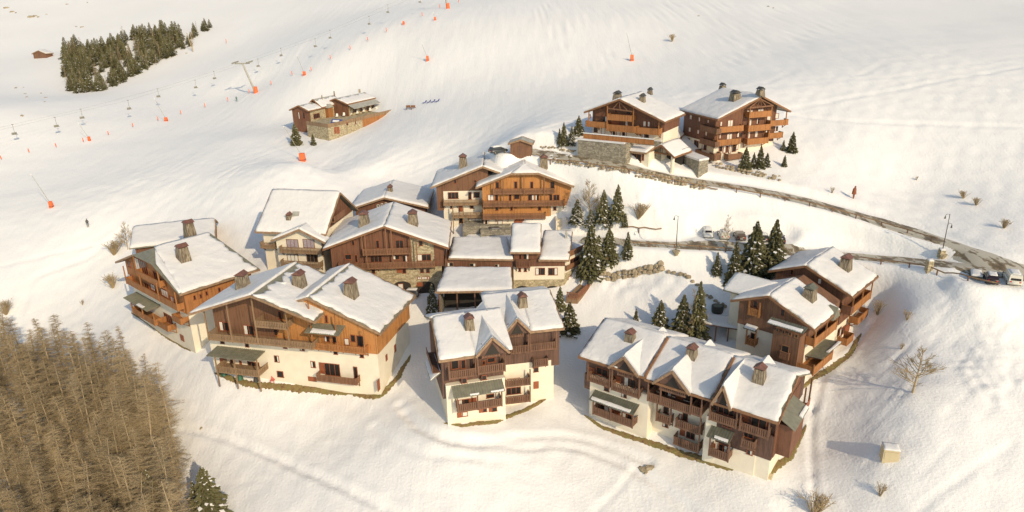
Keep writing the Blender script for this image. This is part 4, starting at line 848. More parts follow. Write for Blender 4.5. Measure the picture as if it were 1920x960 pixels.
h8.balc(F,(1331,771),(1381,788),1.4,'rail_b',1.1,posts=(0,1),ptop=z-.1,brk=2); h8.balc(F,(1388,789),(1441,810),1.4,'rail_b',1.1,posts=(0,1),ptop=z-.1,brk=2); h8.balc(F,(1345,743),(1372,750),1.3,'rail_b',1.0,brk=0)
h8.balc(Face(fr,1,1.05,-1),(1390,822),(1414,830),1.3,'rail_b',1.1,brk=2)
c=h8.canopy(F1,(1117,731),(1198,758),(1107,750),1.9,'metald',snow=[(.02,.92,.02,.32)],ext=.05); h8.balc(F1,(1112,763),(1186,787),1.7,'rail_b',1.1,posts=(0,.45,1),ptop=c[3],brk=0)
c=h8.canopy(F1,(1336,797),(1376,810),(1325,818),1.9,'metald',snow=[(.3,.95,.02,.25)],ext=.05); h8.balc(F1,(1330,838),(1366,851),1.7,'rail_b',1.1,posts=(0,1),ptop=c[3],brk=0)
t=[S2.P(1.5,2.2,z-1.6),S2.P(8.2,2.2,z-1.6),S2.P(8.2,-.2,z-.2),S2.P(1.5,-.2,z-.2)]; mb=MB(); mb.prism([p-np.array([0,0,.1]) for p in t],t); cc=h8.part('canopy_roof',mb,'metal'); mb=MB(); L_=lambda u,v:(t[0]*(1-u)+t[1]*u)*(1-v)+(t[3]*(1-u)+t[2]*u)*v; snowpatch(mb,[L_(.5,.0),L_(.98,.0),L_(.98,.2),L_(.5,.2)],.3,(.05,.05,.05,.05),.3,1); h8.part('snow_cover',mb,'snow',cc)
h8.box(fr,29.4,31.2,2,7.8,z-6.2,z-1.55,'redbrown','side_bay')
for u in (9,12): 
    mb=MB(); S2.box(mb,u,u+.2,1.2,1.4,z-3.6,z+.8); h8.part('post',mb,'rail_b')
mb=MB(); S2.box(mb,8.8,12.4,0,1.4,z-3.6,z-3.4); S2.box(mb,8.8,12.4,1.35,1.42,z-3.5,z-2.4); h8.part('balcony',mb,'redwood')
qm=wq(fr,[(0,0,z),(29,0,z),(29,d,z+h)]); h8.chim(1176.5,652,qm,1.5,1.9,wd=1.3); h8.chim(1292,682,qm,1.5,1.9,wd=1.3); h8.chim(1419,723,qm,1.6,2.1,wd=1.3)
# ================================================================== twin chalet on the right
fa=Frame((34.53,101.65),-44.8); za=11.76; WA,LA,HA,UA,BA=13.42,9.73,2.5,5.97,-.77
fb=Frame((43.80,111.57),-44.0); zb=12.72; WB,LB,HB,UB,BB=14.07,12.06,2.51,6.11,-.82
h9=House('chalet','twin orange brown chalet of two offset gables on the right, above the open snow slope','chalet',fa,1)
h9.roof(fa,gable(fa,za,WA,LA,HA,UA,BA),T=.42,ins=((.1,.15,0,.15),(.15,.2,0,.3)),fmat='beam'); h9.roof(fb,gable(fb,zb,WB,LB,HB,UB,BB),T=.42,ins=((.1,.15,0,.15),(.15,.2,0,.3)),fmat='beam')
# cross gable of the left slope
dj=lambda x,y,zz: fa.P(x,y,zz)
yc=6.5; w=[dj(-3.0,yc-3.5,za+.1),dj(-3.0,yc,za+1.9),dj(UA-1.5,yc,za+1.9),dj(.2,yc-3.5,za+.1)]
mb=MB(); mb.prism([p-np.array([0,0,.2]) for p in w],w); h9.part('gable_roof',mb,'metal'); mb=MB(); snowpatch(mb,[w[0],w[3],w[2],w[1]],.45,(.05,0,0,.1),.5,3); mb.build('snow_cover',M['snow'],h9.root,True)
w=[dj(-3.0,yc+3.5,za+.1),dj(-3.0,yc,za+1.9),dj(UA-1.5,yc,za+1.9),dj(.2,yc+3.5,za+.1)]; mb=MB(); snowpatch(mb,[w[3],w[0],w[1],w[2]],.45,(.05,.1,0,0),.5,3); mb.build('snow_cover',M['snow'],h9.root,True)
h9.box(fa,-2.0,1.2,yc-2.6,yc+2.6,0,za-.1,'plaster','plaster_wall')
ya=1.0; F=Face(fa,1,ya,-1); xl=fa.hx(1385,580,ya)[0]; xr=fa.hx(1505,640,ya)[0]; zs=fa.hx(1420,617,ya)[2]
h9.wall(fa,[(xl,zs),(12.2,zs),(12.2,zr(za,WA,HA,UA,BA,12.2)-.25),(UA,za+HA-.25),(xl,zr(za,WA,HA,UA,BA,xl)-.25)],ya,LA+3,'brown','upper_wall')
h9.box(fa,xl+.1,11.9,ya+.1,LA+4,-3,zs,'plaster','plaster_wall')
h9.win(F,Z(1350,450,[(375,680,430,760),(683,775,735,850)])); F0=Face(fa,1,ya+.1,-1)
h9.balc(F,(1404,577),(1424,581),.6,'orange',1.0,posts=(0,1),ptop=za+.9,brk=0)
h9.win(F0,Z(1350,560,[(345,385,395,470)])); c=h9.canopy(F0,(1402,606),(1423,612),(1395,615),1.3,'metald',snow=[(.0,1,.05,.8)],ext=.05); h9.balc(F0,(1399,632),(1416,637),1.1,'orange',1.0,posts=(0,1),ptop=c[3],brk=0)
# projecting stair bay
T1=Face(fa,1,ya-2.2,-1); u0=T1.hit(1446,650)[0]; u1=T1.hit(1497,655)[0]; zt=T1.hit(1475,625)[1]; zb0=T1.hit(1470,680)[1]-3.5
h9.box(fa,u0,u1,ya-2.2,ya+.3,zb0,zt,'brown','stair_bay'); h9.box(fa,u0+.1,u1,ya-2.0,ya+.3,-3,zb0,'plaster','stair_bay_base')
h9.win(T1,Z(1350,560,[(632,328,665,366),(700,350,735,390),(770,372,808,412),(840,395,880,435),(690,525,778,600)]),'beam'); h9.balc(T1,(1462,657),(1479,664),.35,'rail_o',1.0,brk=0)
h9.canopy(T1,(1449,592),(1513,617),(1441,606),1.6,'metald',snow=[(.0,.95,.02,.5)],ext=.1,over=.5)
S=Face(fa,0,12.0,1); S0=Face(fa,0,11.9,1)
h9.balc(S,(1528,637),(1570,600),1.35,'orange',1.2,posts=(0,.5,1),ptop=za-.9,slat=False,brk=0)
h9.win(S,Z(1350,560,[(1095,380,1190,440),(1215,290,1310,350)])); h9.win(S0,Z(1350,560,[(1400,300,1450,380,'d'),(1345,330,1385,400),(970,700,1030,780,'d')]))
w=[pz(1510,661,2.9+.0),pz(1533,681,2.4),pz(1568.5,650,2.4),pz(1548,636,2.9)]
c=h9.canopy(S0,(1510,664),(1545,638),(1533,681),2.6,'metal',snow=[(.35,1,.0,.2)],ext=.1); h9.balc(S0,(1527,686),(1561,662),2.5,'orange',1.1,posts=(0,.5,1),ptop=c[3],brk=0,slat=False)
h9.balc(S0,(1588,640),(1602,621),1.6,'orange',1.1,slat=False,brk=1)
yb_=1.0; G=Face(fb,1,yb_,-1); xl=fb.hx(1454,520,yb_)[0]; R_=lambda x: zr(zb,WB,HB,UB,BB,x)-.25
h9.wall(fb,[(xl,6),(12.3,6),(12.3,R_(12.3)),(UB,R_(UB)),(xl,R_(xl))],yb_,LB-1,'redbrown','upper_wall'); h9.box(fb,xl+.1,12.0,yb_+.1,LB-1.2,-1,6,'plaster','plaster_wall')
h9.win(G,Z(1350,450,[(790,330,830,390),(1100,430,1145,490,'c')])); SB=Face(fb,0,12.3,1)
h9.balc(SB,(1599,574),(1634,546),1.4,'orange',1.2,posts=(0,.5,1),ptop=zb-.9,slat=False,brk=0); h9.balc(SB,(1609,600),(1630,575),1.5,'orange',1.1,slat=False,brk=2)
h9.win(SB,Z(1350,450,[(1500,650,1580,720),(1620,560,1690,620)]))
h9.balc(G,(1578,571),(1596,577),1.2,'redbrown',1.2,slat=False,brk=0)
h9.chim(1512,567,wq(fa,gable(fa,za,WA,LA,HA,UA,BA)[1])[:3],1.75,2.1,'metald'); h9.chim(1580,510,wq(fb,gable(fb,zb,WB,LB,HB,UB,BB)[1])[:3],1.75,2.3)
mb=MB(); q=[pz(1545,552,11.4),pz(1572,560,11.6),pz(1577,569,11.0),pz(1556,589,10.9)]
mb.prism([fa.P(12.3,6.6,10.4),fa.P(12.3,9.4,10.4),fa.P(12.3,8,12.2)],[fa.P(13.6,6.6,10.2),fa.P(13.6,9.4,10.2),fa.P(13.6,8,12.0)]); h9.part('dormer',mb,'metal')
# ================================================================== upper left chalet
fr=Frame((15.92,151.37),-32.3); z=34.25; W,L,h,u,b=18.14,12.36,3.18,8.06,-.84; z-=.0
h10=House('chalet','upper brown chalet with wide balconies and an open timber gable, above the stone terrace wall','chalet',fr,25)
h10.roof(fr,gable(fr,z,W,L,h,u,b),T=.35,ins=((.1,.1,0,.2),(.1,.15,0,.2)),fmat='beam')
y=2.2; F=Face(fr,1,y,-1); zs=fr.hx(1180,243,y)[2]; xl=1.0; R_=lambda x: zr(z,W,h,u,b,x)-.25
h10.wall(fr,[(xl,zs),(W-.9,zs),(W-.9,R_(W-.9)),(u,R_(u)),(xl,R_(xl))],y,L-.8,'redbrown','upper_wall'); h10.box(fr,xl+.1,W-1,y+.1,L-1,22,zs,'plaster','plaster_wall')
Zl=lambda L_: Z(1020,150,L_)
h10.win(F,Zl([(505,385,525,425,'c'),(655,405,710,465),(795,335,825,365),(925,345,975,380),(755,440,850,500,'d'),(915,455,945,510,'c'),(1115,460,1150,520,'c'),(1165,465,1195,520,'c'),(1248,475,1275,515)]))
h10.win(Face(fr,1,y+.1,-1),Zl([(560,520,605,585),(645,530,690,610,'c'),(760,565,800,635),(815,570,860,640,'c'),(880,575,930,655),(1100,600,1180,690)]))
h10.balc(F,(1098,224),(1137,232),1.7,'orange',1.0,posts=(.15,),ptop=z,slat=False,brk=1); h10.balc(F,(1138,230),(1192,240),1.9,'orange',1.15,posts=(0,.9),ptop=z+1.6,slat=False,brk=2); h10.balc(F,(1139,211),(1185,219),1.9,'orange',1.05,slat=False,brk=0); h10.balc(F,(1194,235),(1236,245),1.7,'orange',1.1,posts=(.97,),ptop=z-.8,slat=False,brk=2)
mb=MB(); a=fr.hx(1140,203,.4); b_=fr.hx(1186,209,.4); mb.beam(fr.P(*a),fr.P(*b_),.22,.22); mm_=((np.array(a)+b_)/2); 
for t in (.2,.5,.8): mb.beam(fr.P(*(np.array(a)*(1-t)+np.array(b_)*t)),fr.P(u-.2,.4,z+h-.5),.12,.14)
h10.part('gable_truss',mb,'rail_o')
q=gable(fr,z,W,L,h,u,b); h10.chim(1202,194,wq(fr,q[1])[:3],1.2,1.3,'darksteel'); h10.chim(1154,189,wq(fr,q[0])[:3],1.6,1.3,'darksteel'); h10.chim(1217,174,wq(fr,q[1])[:3],1.0,.3,'darksteel')
# terrace wall in front
tw=House('terrace_wall','long stone faced terrace wall with snow on top, below the upper brown chalet','wall',Frame(tuple(fr.P(0,-2,0)[:2]),-32.3),24)
ta=fr.hx(1083,262,-4.2); tb=fr.hx(1168,270,-4.2); xe=fr.hx(1170,280,-4.2)[0]; tw.box(fr,ta[0],xe,-4.2,-3.8,20,ta[2],'stoneg','wall'); tw.box(fr,xe-.02,xe+.4,-4.1,1,20,ta[2]+.02,'stoneg','return_wall'); tw.box(fr,ta[0],xe,-3.8,2.2,20,ta[2]-.02,'snow','snow_cover'); tw.box(fr,xe+.4,W-1.2,1.9,2.2,20,ta[2]-.02,'stoneg','inner_wall'); tw.box(fr,xe+.4,W-1.2,1.85,2.25,ta[2]-.02,ta[2]+.2,'snow','snow_cover'); tw.box(fr,ta[0],xe,-4.3,-3.7,ta[2],ta[2]+.3,'snow','snow_cover')
ra=fr.hx(1094,250,-2.2); rb=fr.hx(1226,270,-2.2); mb=MB(); fr.box(mb,ra[0],rb[0],-2.25,-2.17,ta[2],ra[2]-.0); tw.part('fence_panel',mb,'orange'); tw.box(fr,ra[0],rb[0],-2.35,-2.1,ra[2],ra[2]+.2,'snow','snow_cover')
# ================================================================== upper right chalet
fr=Frame((43.35,146.66),19.7); z=32.94; W,L,h,u,b=18.72,14.56,4.16,10.9,.53
h11=House('chalet','upper four storey chalet with balconies on every floor and curtained windows, highest on the right','chalet',fr,23)
h11.roof(fr,gable(fr,z,W,L,h,u,b),T=.38,ins=((.1,.12,0,.12),(.1,.12,0,.12)),fmat='beam')
y=1.8; F=Face(fr,1,y,-1); xl=.9; xr=16.4; R_=lambda x: zr(z,W,h,u,b,x)-.25; SL=Face(fr,0,xl,-1); zs=SL.hit(1312,262)[1]
h11.wall(fr,[(xl,zs),(xr,zs-.6),(xr,R_(xr)),(u,R_(u)),(xl,R_(xl))],y,L-.8,'redbrown','upper_wall'); h11.box(fr,xl+.1,xr-.1,y+.1,L-1,20,zs,'plaster','plaster_wall')
Zr=lambda L_: Z(1220,150,L_)
h11.win(SL,Zr([(440,390,468,440,'c'),(540,415,562,465,'c'),(640,445,660,480,'c'),(428,530,455,580,'c'),(525,560,550,605,'c'),(615,575,640,625,'c')]))
h11.win(Face(fr,0,xl+.1,-1),Zr([(395,650,440,735),(490,680,540,760),(580,715,630,780)]))
h11.win(F,Zr([(780,465,805,515,'c'),(865,450,925,520,'c'),(1080,335,1110,365,'c'),(1120,330,1150,365,'c'),(1205,320,1270,355,'c'),(1400,375,1440,430,'c'),(1075,450,1100,510),(1105,440,1135,510,'c'),(1190,430,1225,490),(1305,405,1350,465,'c'),(855,600,915,665,'c'),(770,610,790,655,'c'),(970,585,1030,640),(1060,590,1085,655),(1095,580,1120,655,'c'),(1170,570,1205,640,'c'),(1290,550,1340,600),(1395,520,1430,570),(770,745,805,800),(815,735,845,815,'c'),(850,740,870,810),(880,730,905,820,'c'),(920,720,960,800),(960,715,985,780,'c')]))
bk=dict(slat=False,brk=2)
h11.balc(F,(1350,239),(1395,234),1.5,'orange',1.0,**bk); h11.balc(F,(1406,211),(1447,206),1.6,'orange',1.05,posts=(0,1),ptop=z+1.7,slat=False,brk=0); h11.balc(F,(1404,237),(1445,231),1.6,'orange',1.05,posts=(0,1),ptop=None,**bk); h11.balc(F,(1446,228),(1479,221.5),1.5,'orange',1.0,posts=(.85,),ptop=z+.4,**bk)
h11.balc(F,(1345,264),(1390,258),1.5,'orange',1.0,posts=(0,),**bk); h11.balc(F,(1402,262),(1441,256),1.6,'orange',1.05,posts=(0,1),ptop=None,**bk); h11.balc(F,(1443,251),(1469,246),1.5,'orange',1.0,**bk); h11.balc(F,(1339,288),(1353,286),1.6,'rail_o',1.0,**bk); h11.balc(F,(1366,290),(1393,286),1.6,'rail_o',1.0,**bk)
h11.balc(SL,(1313,234),(1344,241),1.2,'brown',1.0,slat=False,brk=0); h11.balc(SL,(1312,258),(1341,266),1.2,'brown',1.0,slat=False,brk=0); h11.balc(SL,(1304,280),(1340,291),1.6,'brown',1.0,slat=False,brk=0)
mb=MB(); a=np.array(fr.hx(1405,202,.5)); b_=np.array(fr.hx(1450,198,.5)); mb.beam(fr.P(*a),fr.P(*b_),.25,.25); ap=np.array((u-.2,.5,z+h-.6)); mb.beam(fr.P(*a),fr.P(*ap),.2,.2); mb.beam(fr.P(*b_),fr.P(*ap),.2,.2)
for t in (.3,.5,.7): mb.beam(fr.P(*(a*(1-t)+b_*t)),fr.P(*ap),.12,.14)
h11.part('gable_truss',mb,'rail_o')
q=gable(fr,z,W,L,h,u,b); h11.chim(1383,191,wq(fr,q[0])[:3],1.9,1.7,'darksteel'); h11.chim(1430,178.5,wq(fr,q[1])[:3],1.4,.9,'darksteel'); h11.chim(1358,164.5,wq(fr,q[0])[:3],1.2,.2,'darksteel')
# reception passage, porch and stone block
z=26.7; fe=Frame(tuple(pz(1212,286,z)[:2]),-40)
he=House('reception','reception pavilion with a gabled porch on two round stone columns and a glazed snowy passage','pavilion',fe,22.5)
W,L,h,u=6.4,8,2.0,3.3; he.roof(fe,gable(fe,z,W,L,h,u,-.2),T=.35,ins=((.1,.1,0,.1),(.1,.1,0,.1)),fmat='beam',thick=.18)
for x in (.9,W-.7): 
    mb=MB(); mb.tube(fe.P(x,.8,21),fe.P(x,.8,z+.1),.42,.38,12); he.part('column',mb,'plaster')
mb=MB(); mb.beam(fe.P(.3,.8,z+.1),fe.P(W-.2,.8,z+.0),.3,.3); 
for t in (.3,.5,.7): mb.beam(fe.P(W*t,.8,z+.1),fe.P(u,.8,z+h-.3),.14,.14)
he.part('gable_truss',mb,'beam'); he.box(fe,.6,W-.6,4.5,L-.2,21,z+.6,'glass','glazed_wall')
c0=pz(1161,281,z+.6); c1=pz(1212,287,z+.6); c2=pz(1228,275,z+1.4); c3=pz(1173,270,z+1.4); rawroof(he,[c0,c1,c2,c3],.35,(.08,.05,.05,.1),seed=3)
fc=Frame((c0[0],c0[1]),math.degrees(math.atan2(c1[1]-c0[1],c1[0]-c0[0]))); Wc=float(np.hypot(*(c1-c0)[:2])); he.box(fc,.8,Wc,1.2,4,20.5,z+.4,'plaster','wall')
C=Face(fc,1,1.2,-1); he.win(C,Z(1060,200,[(680,515,720,600,'d'),(750,530,855,620),(870,530,880,600)]),'redwood')
fp=Frame((31.05,150.76),-20.2); 
w0=[pz(1224,275,26.2),pz(1253,283,25.6),pz(1284,250,26.8),pz(1262,234,27.6)]
rA=pz(1241,270,28.2); rB=pz(1270,237,29.3)
rawroof(he,[pz(1253,283,26.8),pz(1283,251,27.8),rB,rA],.3,(.1,.1,0,.05),seed=5,fas=(1,1,0,1)); rawroof(he,[pz(1262,235,28.6),pz(1224,275,27.4),rA,rB],.3,(.1,.1,0,.1),seed=6,fas=(1,1,0,1))
mb=MB(); e0,e1=pz(1254,281,26.7),pz(1282,251,27.7); mb.prism([e0,e1,e1*np.array([1,1,0])+np.array([-.5,.5,27.6]),e0*np.array([1,1,0])+np.array([-.5,.5,26.6])],[np.array([p[0],p[1],22.]) for p in (e0,e1,e1+np.array([-.5,.5,0]),e0+np.array([-.5,.5,0]))]); he.part('passage_wall',mb,'orange')
b0,b1,b2,b3=pz(1257,282,25.9),pz(1311,299,25.9),pz(1329,296,25.9),pz(1275,275,25.9)
hb=House('stone_block','flat roofed stone service block with snow on top beside the access road','building',Frame(tuple(b1[:2]),0),21.5)
for nm,zz0,zz1,mt in (('wall',19.5,25.55,'stoneg'),('snow_cover',25.56,25.95,'snow')):
    mb=MB(); g_=0 if nm=='wall' else .1; P=[b0,b1,b2,b3]; cc=sum(P)/4; P=[p+(p-cc)/np.linalg.norm(p-cc)*g_ for p in P]; mb.prism([np.array([p[0],p[1],zz0]) for p in P],[np.array([p[0],p[1],zz1]) for p in P]); hb.part(nm,mb,mt)
# ================================================================== mountain restaurant
fr=Frame((-67.67,217.68),-24)
hr=House('mountain_restaurant','small stone and wood piste restaurant with a raised terrace, alone on the ski slope','restaurant',fr,19.5)
zt=23.2; A,B,C=pz(575,233,zt),pz(615,239,zt),pz(737,210.5,zt)
bk_=np.array([-.905,.42,0]); P=[A,B,C,C+bk_*14,A+np.array([.42,.905,0])*8+bk_*2]
mb=MB(); mb.prism([np.array([p[0],p[1],13.]) for p in P],P); hr.part('terrace_base',mb,'stone')
mb=MB(); a,b_=B+(C-B)*.5,C; n=np.array([(b_-a)[1],-(b_-a)[0],0]); n/=np.linalg.norm(n); dn=np.array([0,0,8]); mb.prism([a+n*.12-dn,b_+n*.12-dn,b_-n*.1-dn,a-n*.1-dn],[a+n*.12,b_+n*.12,b_-n*.1,a-n*.1]); hr.part('board_cladding',mb,'orange')
for a,b_ in ((A,B),(B,C)): mb=MB(); mb.beam(a+np.array([0,0,.45]),b_+np.array([0,0,.45]),.12,1.1); hr.part('terrace_railing',mb,'rail_g')
def rgable(x0,W,L,z,h,y0,bare=(),T=.3,matw='redbrown',right='stone'):
    q=[[(x0,y0+L,z),(x0,y0,z),(x0+W/2,y0,z+h),(x0+W/2,y0+L,z+h)],[(x0+W,y0,z),(x0+W,y0+L,z),(x0+W/2,y0+L,z+h),(x0+W/2,y0,z+h)]]
    hr.roof(fr,q,T=T,ins=((.1,.1,.7,.1),(.1,.1,.7,.1)),fmat='beam',bare=bare,rmat='metalg')
    hr.wall(fr,[(x0+.5,16),(x0+W-.5,16),(x0+W-.5,z),(x0+W/2,z+h-.3),(x0+.5,z)],y0+.7,y0+L-.2,matw,'wall'); hr.box(fr,x0+W-.55,x0+W-.35,y0+1.2,y0+L-.3,16,z-.1,right,'side_wall')
rgable(0,7.4,8.0,26.4,1.5,0); rgable(1.1,6.4,10.5,26.6,2.4,6.3); rgable(4.0,9.0,15.9,27.1,1.6,11.9)
S=Face(fr,0,7.05,1); hr.win(S,Z(540,160,[(455,505,570,590)],9.6)); F=Face(fr,1,.7,-1); hr.win(F,Z(540,160,[(190,480,230,600),(265,480,310,600)],9.6))
S3=Face(fr,0,12.65,1); t=[S3.P(12.3,2.6,25.7),S3.P(27,2.6,25.7),S3.P(27,.2,26.9),S3.P(12.3,.2,26.9)]; mb=MB(); mb.prism([p-np.array([0,0,.1]) for p in t],t); hr.part('awning_roof',mb,'metalg')
hr.win(S3,Z(520,150,[(850,310,890,360),(930,300,970,350),(1000,290,1040,340),(1060,280,1090,330)]))
S2=Face(fr,0,7.1,1); mb=MB(); S2.box(mb,8.2,10.6,0,1.2,20,26.2); hr.part('porch',mb,'orange'); mb=MB(); mb.prism([S2.P(7.9,1.5,26.2),S2.P(10.9,1.5,26.2),S2.P(9.4,1.5,27.3)],[S2.P(7.9,-1.5,26.2),S2.P(10.9,-1.5,26.2),S2.P(9.4,-1.5,27.3)]); hr.part('porch_roof',mb,'metalg')
for px,py,w_ in ((604,186,.35),(627,178,.4),(674.5,174,.6)):
    P=pz(px,py,28.6); mb=MB(); mb.tube(P-np.array([0,0,2.0]),P+np.array([0,0,1.2]),w_*.6,w_*.55,8); hr.part('chimney',mb,'boulder')
hr.win(Face(Frame(tuple(B[:2]),math.degrees(math.atan2((C-B)[1],(C-B)[0]))),1,0,-1),Z(520,150,[(640,528,665,605,'d'),(670,525,698,605,'d'),(775,475,795,505),(875,462,895,490)]))
# slope-side hut
hh=House('slope_hut','tiny open timber hut with a snow roof at the right end of the restaurant terrace','hut',Frame(tuple(pz(722,205,22.)[:2]),-24),21.5)
ff=Frame(tuple(pz(721,184,25.2)[:2]),-24); q=gable(ff,25.2,3.8,4.6,1.0,1.9,0); hh.roof(ff,q,T=.35,ins=((.05,.05,0,.05),(.05,.05,0,.05)),fmat='beam')
for x in (.5,3.3):
    for y in (.5,4.1): mb=MB(); ff.box(mb,x-.12,x+.12,y-.12,y+.12,17,25.1); hh.part('post',mb,'rail_o')
hh.box(ff,.4,3.4,.4,4.2,19,23.4,'redbrown','counter')
# ------------------------------------------------------------------ vegetation
def leafmat(name,c,var=.35,tr=.15):
    m,n,b=newmat(name); oi=N(n,'ShaderNodeObjectInfo'); v=coords(n); nz=noise(n,v,1.2,3); 
    ad=N(n,'ShaderNodeMath',operation='MULTIPLY_ADD'); n.links.new(oi.outputs['Random'],ad.inputs[0]); ad.inputs[1].default_value=.35; n.links.new(nz,ad.inputs[2])
    n.links.new(ramp(n,ad.outputs[0],[(.3,tuple(x*(1-var) for x in c)),(.9,tuple(x*(1+var) for x in c))]),b.inputs['Base Color']); b.inputs['Roughness'].default_value=.8; b.inputs['Specular IOR Level'].default_value=.2; return m
M['needle']=leafmat('spruce needles',(.125,.115,.055)); M['needled']=leafmat('dark spruce needles',(.050,.062,.026))
M['bark']=flat('larch bark',(.42,.32,.20),.9,.25,3); M['larch']=leafmat('bare larch twigs',(.34,.26,.16),.3); M['twig']=leafmat('bare twigs',(.36,.27,.16),.2)
def mesh_of(mb,name):
    me=bpy.data.meshes.new(name); me.from_pydata(mb.v,[],mb.f); me.update(); return me
def spruce_mesh(seed,R_=.30,snow=.12,dens=1.0,droop=.35):
    """unit height crown"""
    r=random.Random(seed); f=MB(); sn=MB(); n=int(26*dens)
    for i in range(n):
        t=.05+.95*i/n; z=t; rad=R_*(1-t)**.8*r.uniform(.8,1.1)+.012; nb=max(4,int((5+11*(1-t))*dens)); a0=r.uniform(0,6.28)
        for k in range(nb):
            a=a0+6.283*k/nb+r.uniform(-.25,.25); L=rad*r.uniform(.65,1.15); ca,sa=math.cos(a),math.sin(a); w=L*r.uniform(.20,.34)+.008; dz=-droop*L
            segs=3
            for s in range(segs):
                u0=.12+.88*s/segs; u1=.12+.88*(s+1)/segs; ww0=w*(1-u0*.6)*r.uniform(.7,1.2); z0=z+dz*u0**1.3+.10*L*u0; z1=z+dz*u1**1.3+.10*L*u1+r.uniform(-.01,.01)
                p=lambda u,o,zz:(ca*L*u-sa*o,sa*L*u+ca*o,zz)
                tw=r.uniform(-.4,.4)*ww0
                f.add([p(u0,-ww0*.3,z0),p((u0+u1)/2,-ww0,(z0+z1)/2-.02+tw),p(u1+.12,0,z1-.01),p((u0+u1)/2,ww0,(z0+z1)/2-.02-tw)],[(0,1,2,3)])
                f.add([p(u0,0,z0+.008),p(u1,r.uniform(-.5,.5)*ww0,z1+.008),p(u1,0,z1-.035-.05*r.random()),p(u0,0,z0-.03)],[(0,1,2,3)])
                if r.random()<snow and u0>.3: sn.add([p(u0,-ww0*.6,z0+.012),p((u0+u1)/2,-ww0*.9,(z0+z1)/2+.008),p(u1+.05,0,z1+.012),p((u0+u1)/2,ww0*.8,(z0+z1)/2+.016)],[(0,1,2,3)])
    f.tube((0,0,.9),(0,0,1.0),.008,.001,4)
    tr=MB(); tr.tube((0,0,-.06),(0,0,.98),.016,.003,6)
    return mesh_of(f,'crown'),mesh_of(tr,'trunk'),(mesh_of(sn,'snow') if sn.f else None)
def larch_mesh(seed,n=95):
    r=random.Random(seed); f=MB(); tr=MB(); bend=r.uniform(-.03,.03); r0=r.uniform(.16,.24); ex=r.uniform(.55,.85); ph=r.uniform(0,6)
    tr.tube((0,0,-.08),(bend,0,.55),.009,.006,6); tr.tube((bend,0,.55),(bend*.6,bend,1),.006,.0012,5)
    for i in range(n):
        t=.12+.87*(i/n)**.92; a=r.uniform(0,6.283); gap=.72+.28*math.sin(a*2+ph+t*9); rad=r0*(1-((t-.12)/.88))**ex*r.uniform(.45,1.2)*gap+.014; ca,sa=math.cos(a),math.sin(a)
        up=r.uniform(-.15,.32); P0=(bend*min(1,t/.55),0,t); P1=(ca*rad*.6+P0[0],sa*rad*.6,t+rad*up*.35); P2=(ca*rad+P0[0],sa*rad,t+rad*up)
        f.beam(P0,P1,.0024,.0018); f.beam(P1,P2,.0015,.0012); m=int(9+26*rad/.16)
        for k in range(m):
            u=r.uniform(.1,1.0); q=[P0[j]*(1-u)+P2[j]*u for j in range(3)]; b=a+r.choice((-1,1))*r.uniform(.4,1.5); l=r.uniform(.018,.055); dz=r.uniform(-.75,.45)*l
            e=(q[0]+math.cos(b)*l,q[1]+math.sin(b)*l,q[2]+dz); w=.0010
            f.add([(q[0],q[1],q[2]-w),(e[0],e[1],e[2]),(q[0],q[1],q[2]+w)],[(0,1,2)])
            f.add([(q[0]-w*sa,q[1]+w*ca,q[2]),(e[0],e[1],e[2]),(q[0]+w*sa,q[1]-w*ca,q[2])],[(0,1,2)])
    return mesh_of(f,'crown'),mesh_of(tr,'trunk'),None
def bush_mesh(seed,n=40,spread=.5,w=.006,fine=6):
    r=random.Random(seed); f=MB()
    for i in range(n):
        a=r.uniform(0,6.283); s=r.uniform(.1,1)*spread; P=(math.cos(a)*.04,math.sin(a)*.04,-.03); Q=(math.cos(a)*s*.55,math.sin(a)*s*.55,r.uniform(.35,.6)); T=(math.cos(a+.2)*s,math.sin(a+.2)*s,r.uniform(.65,1))
        f.beam(P,Q,w*1.6); f.beam(Q,T,w)
        for k in range(fine):
            u=r.random(); q=[Q[j]*(1-u)+T[j]*u for j in range(3)]; b=r.uniform(0,6.28); l=r.uniform(.1,.25); f.beam(q,(q[0]+math.cos(b)*l,q[1]+math.sin(b)*l,q[2]+l*r.uniform(.2,.9)),w*.55)
    return mesh_of(f,'branches')
def tree_mesh(seed,w=.014,lean=0.06,spread=.38):
    r=random.Random(seed); f=MB(); tr=MB()
    tr.tube((0,0,-.05),(lean*.3,0,.3),w*1.3,w,6); tr.tube((lean*.3,0,.3),(lean*.8,0,.95),w,.002,5)
    def br(p,d,L,w_,lev):
        q=[p[j]+d[j]*L for j in range(3)]; f.beam(p,q,w_)
        if lev==0: return
        for _ in range(4 if lev>1 else 5):
            u=r.uniform(.3,1); s=[p[j]+(q[j]-p[j])*u for j in range(3)]; nd=[d[j]+r.uniform(-.65,.65) for j in range(3)]; nd[2]+=.25; l=math.sqrt(sum(x*x for x in nd)); br(s,[x/l for x in nd],L*r.uniform(.4,.65),w_*.55,lev-1)
    for i in range(34):
        t=r.uniform(.12,.9); a=r.uniform(0,6.28); d=[math.cos(a)*.8,math.sin(a)*.8,.65]; br([lean*t*.8,0,t],d,spread*(1.05-t)*r.uniform(.7,1.1),w*.5,2)
    return mesh_of(f,'crown'),mesh_of(tr,'trunk'),None
def plant(kind,meshes,mats,P,h,rz,label,cat,group=None,wide=1.0,tilt=(0,0)):
    root=empty(kind,P,rz,label,cat,group); root.rotation_euler=(tilt[0],tilt[1],rz)
    names=('crown','trunk','snow_clump')
    for me,nm,mt in zip(meshes,names,mats):
        if me is None: continue
        if not me.materials: me.materials.append(M[mt])
        o=bpy.data.objects.new(nm,me); COL.objects.link(o); o.parent=root; o.scale=(h*wide,h*wide,h)
        if nm=='snow_clump': o['kind']='stuff'
    return root
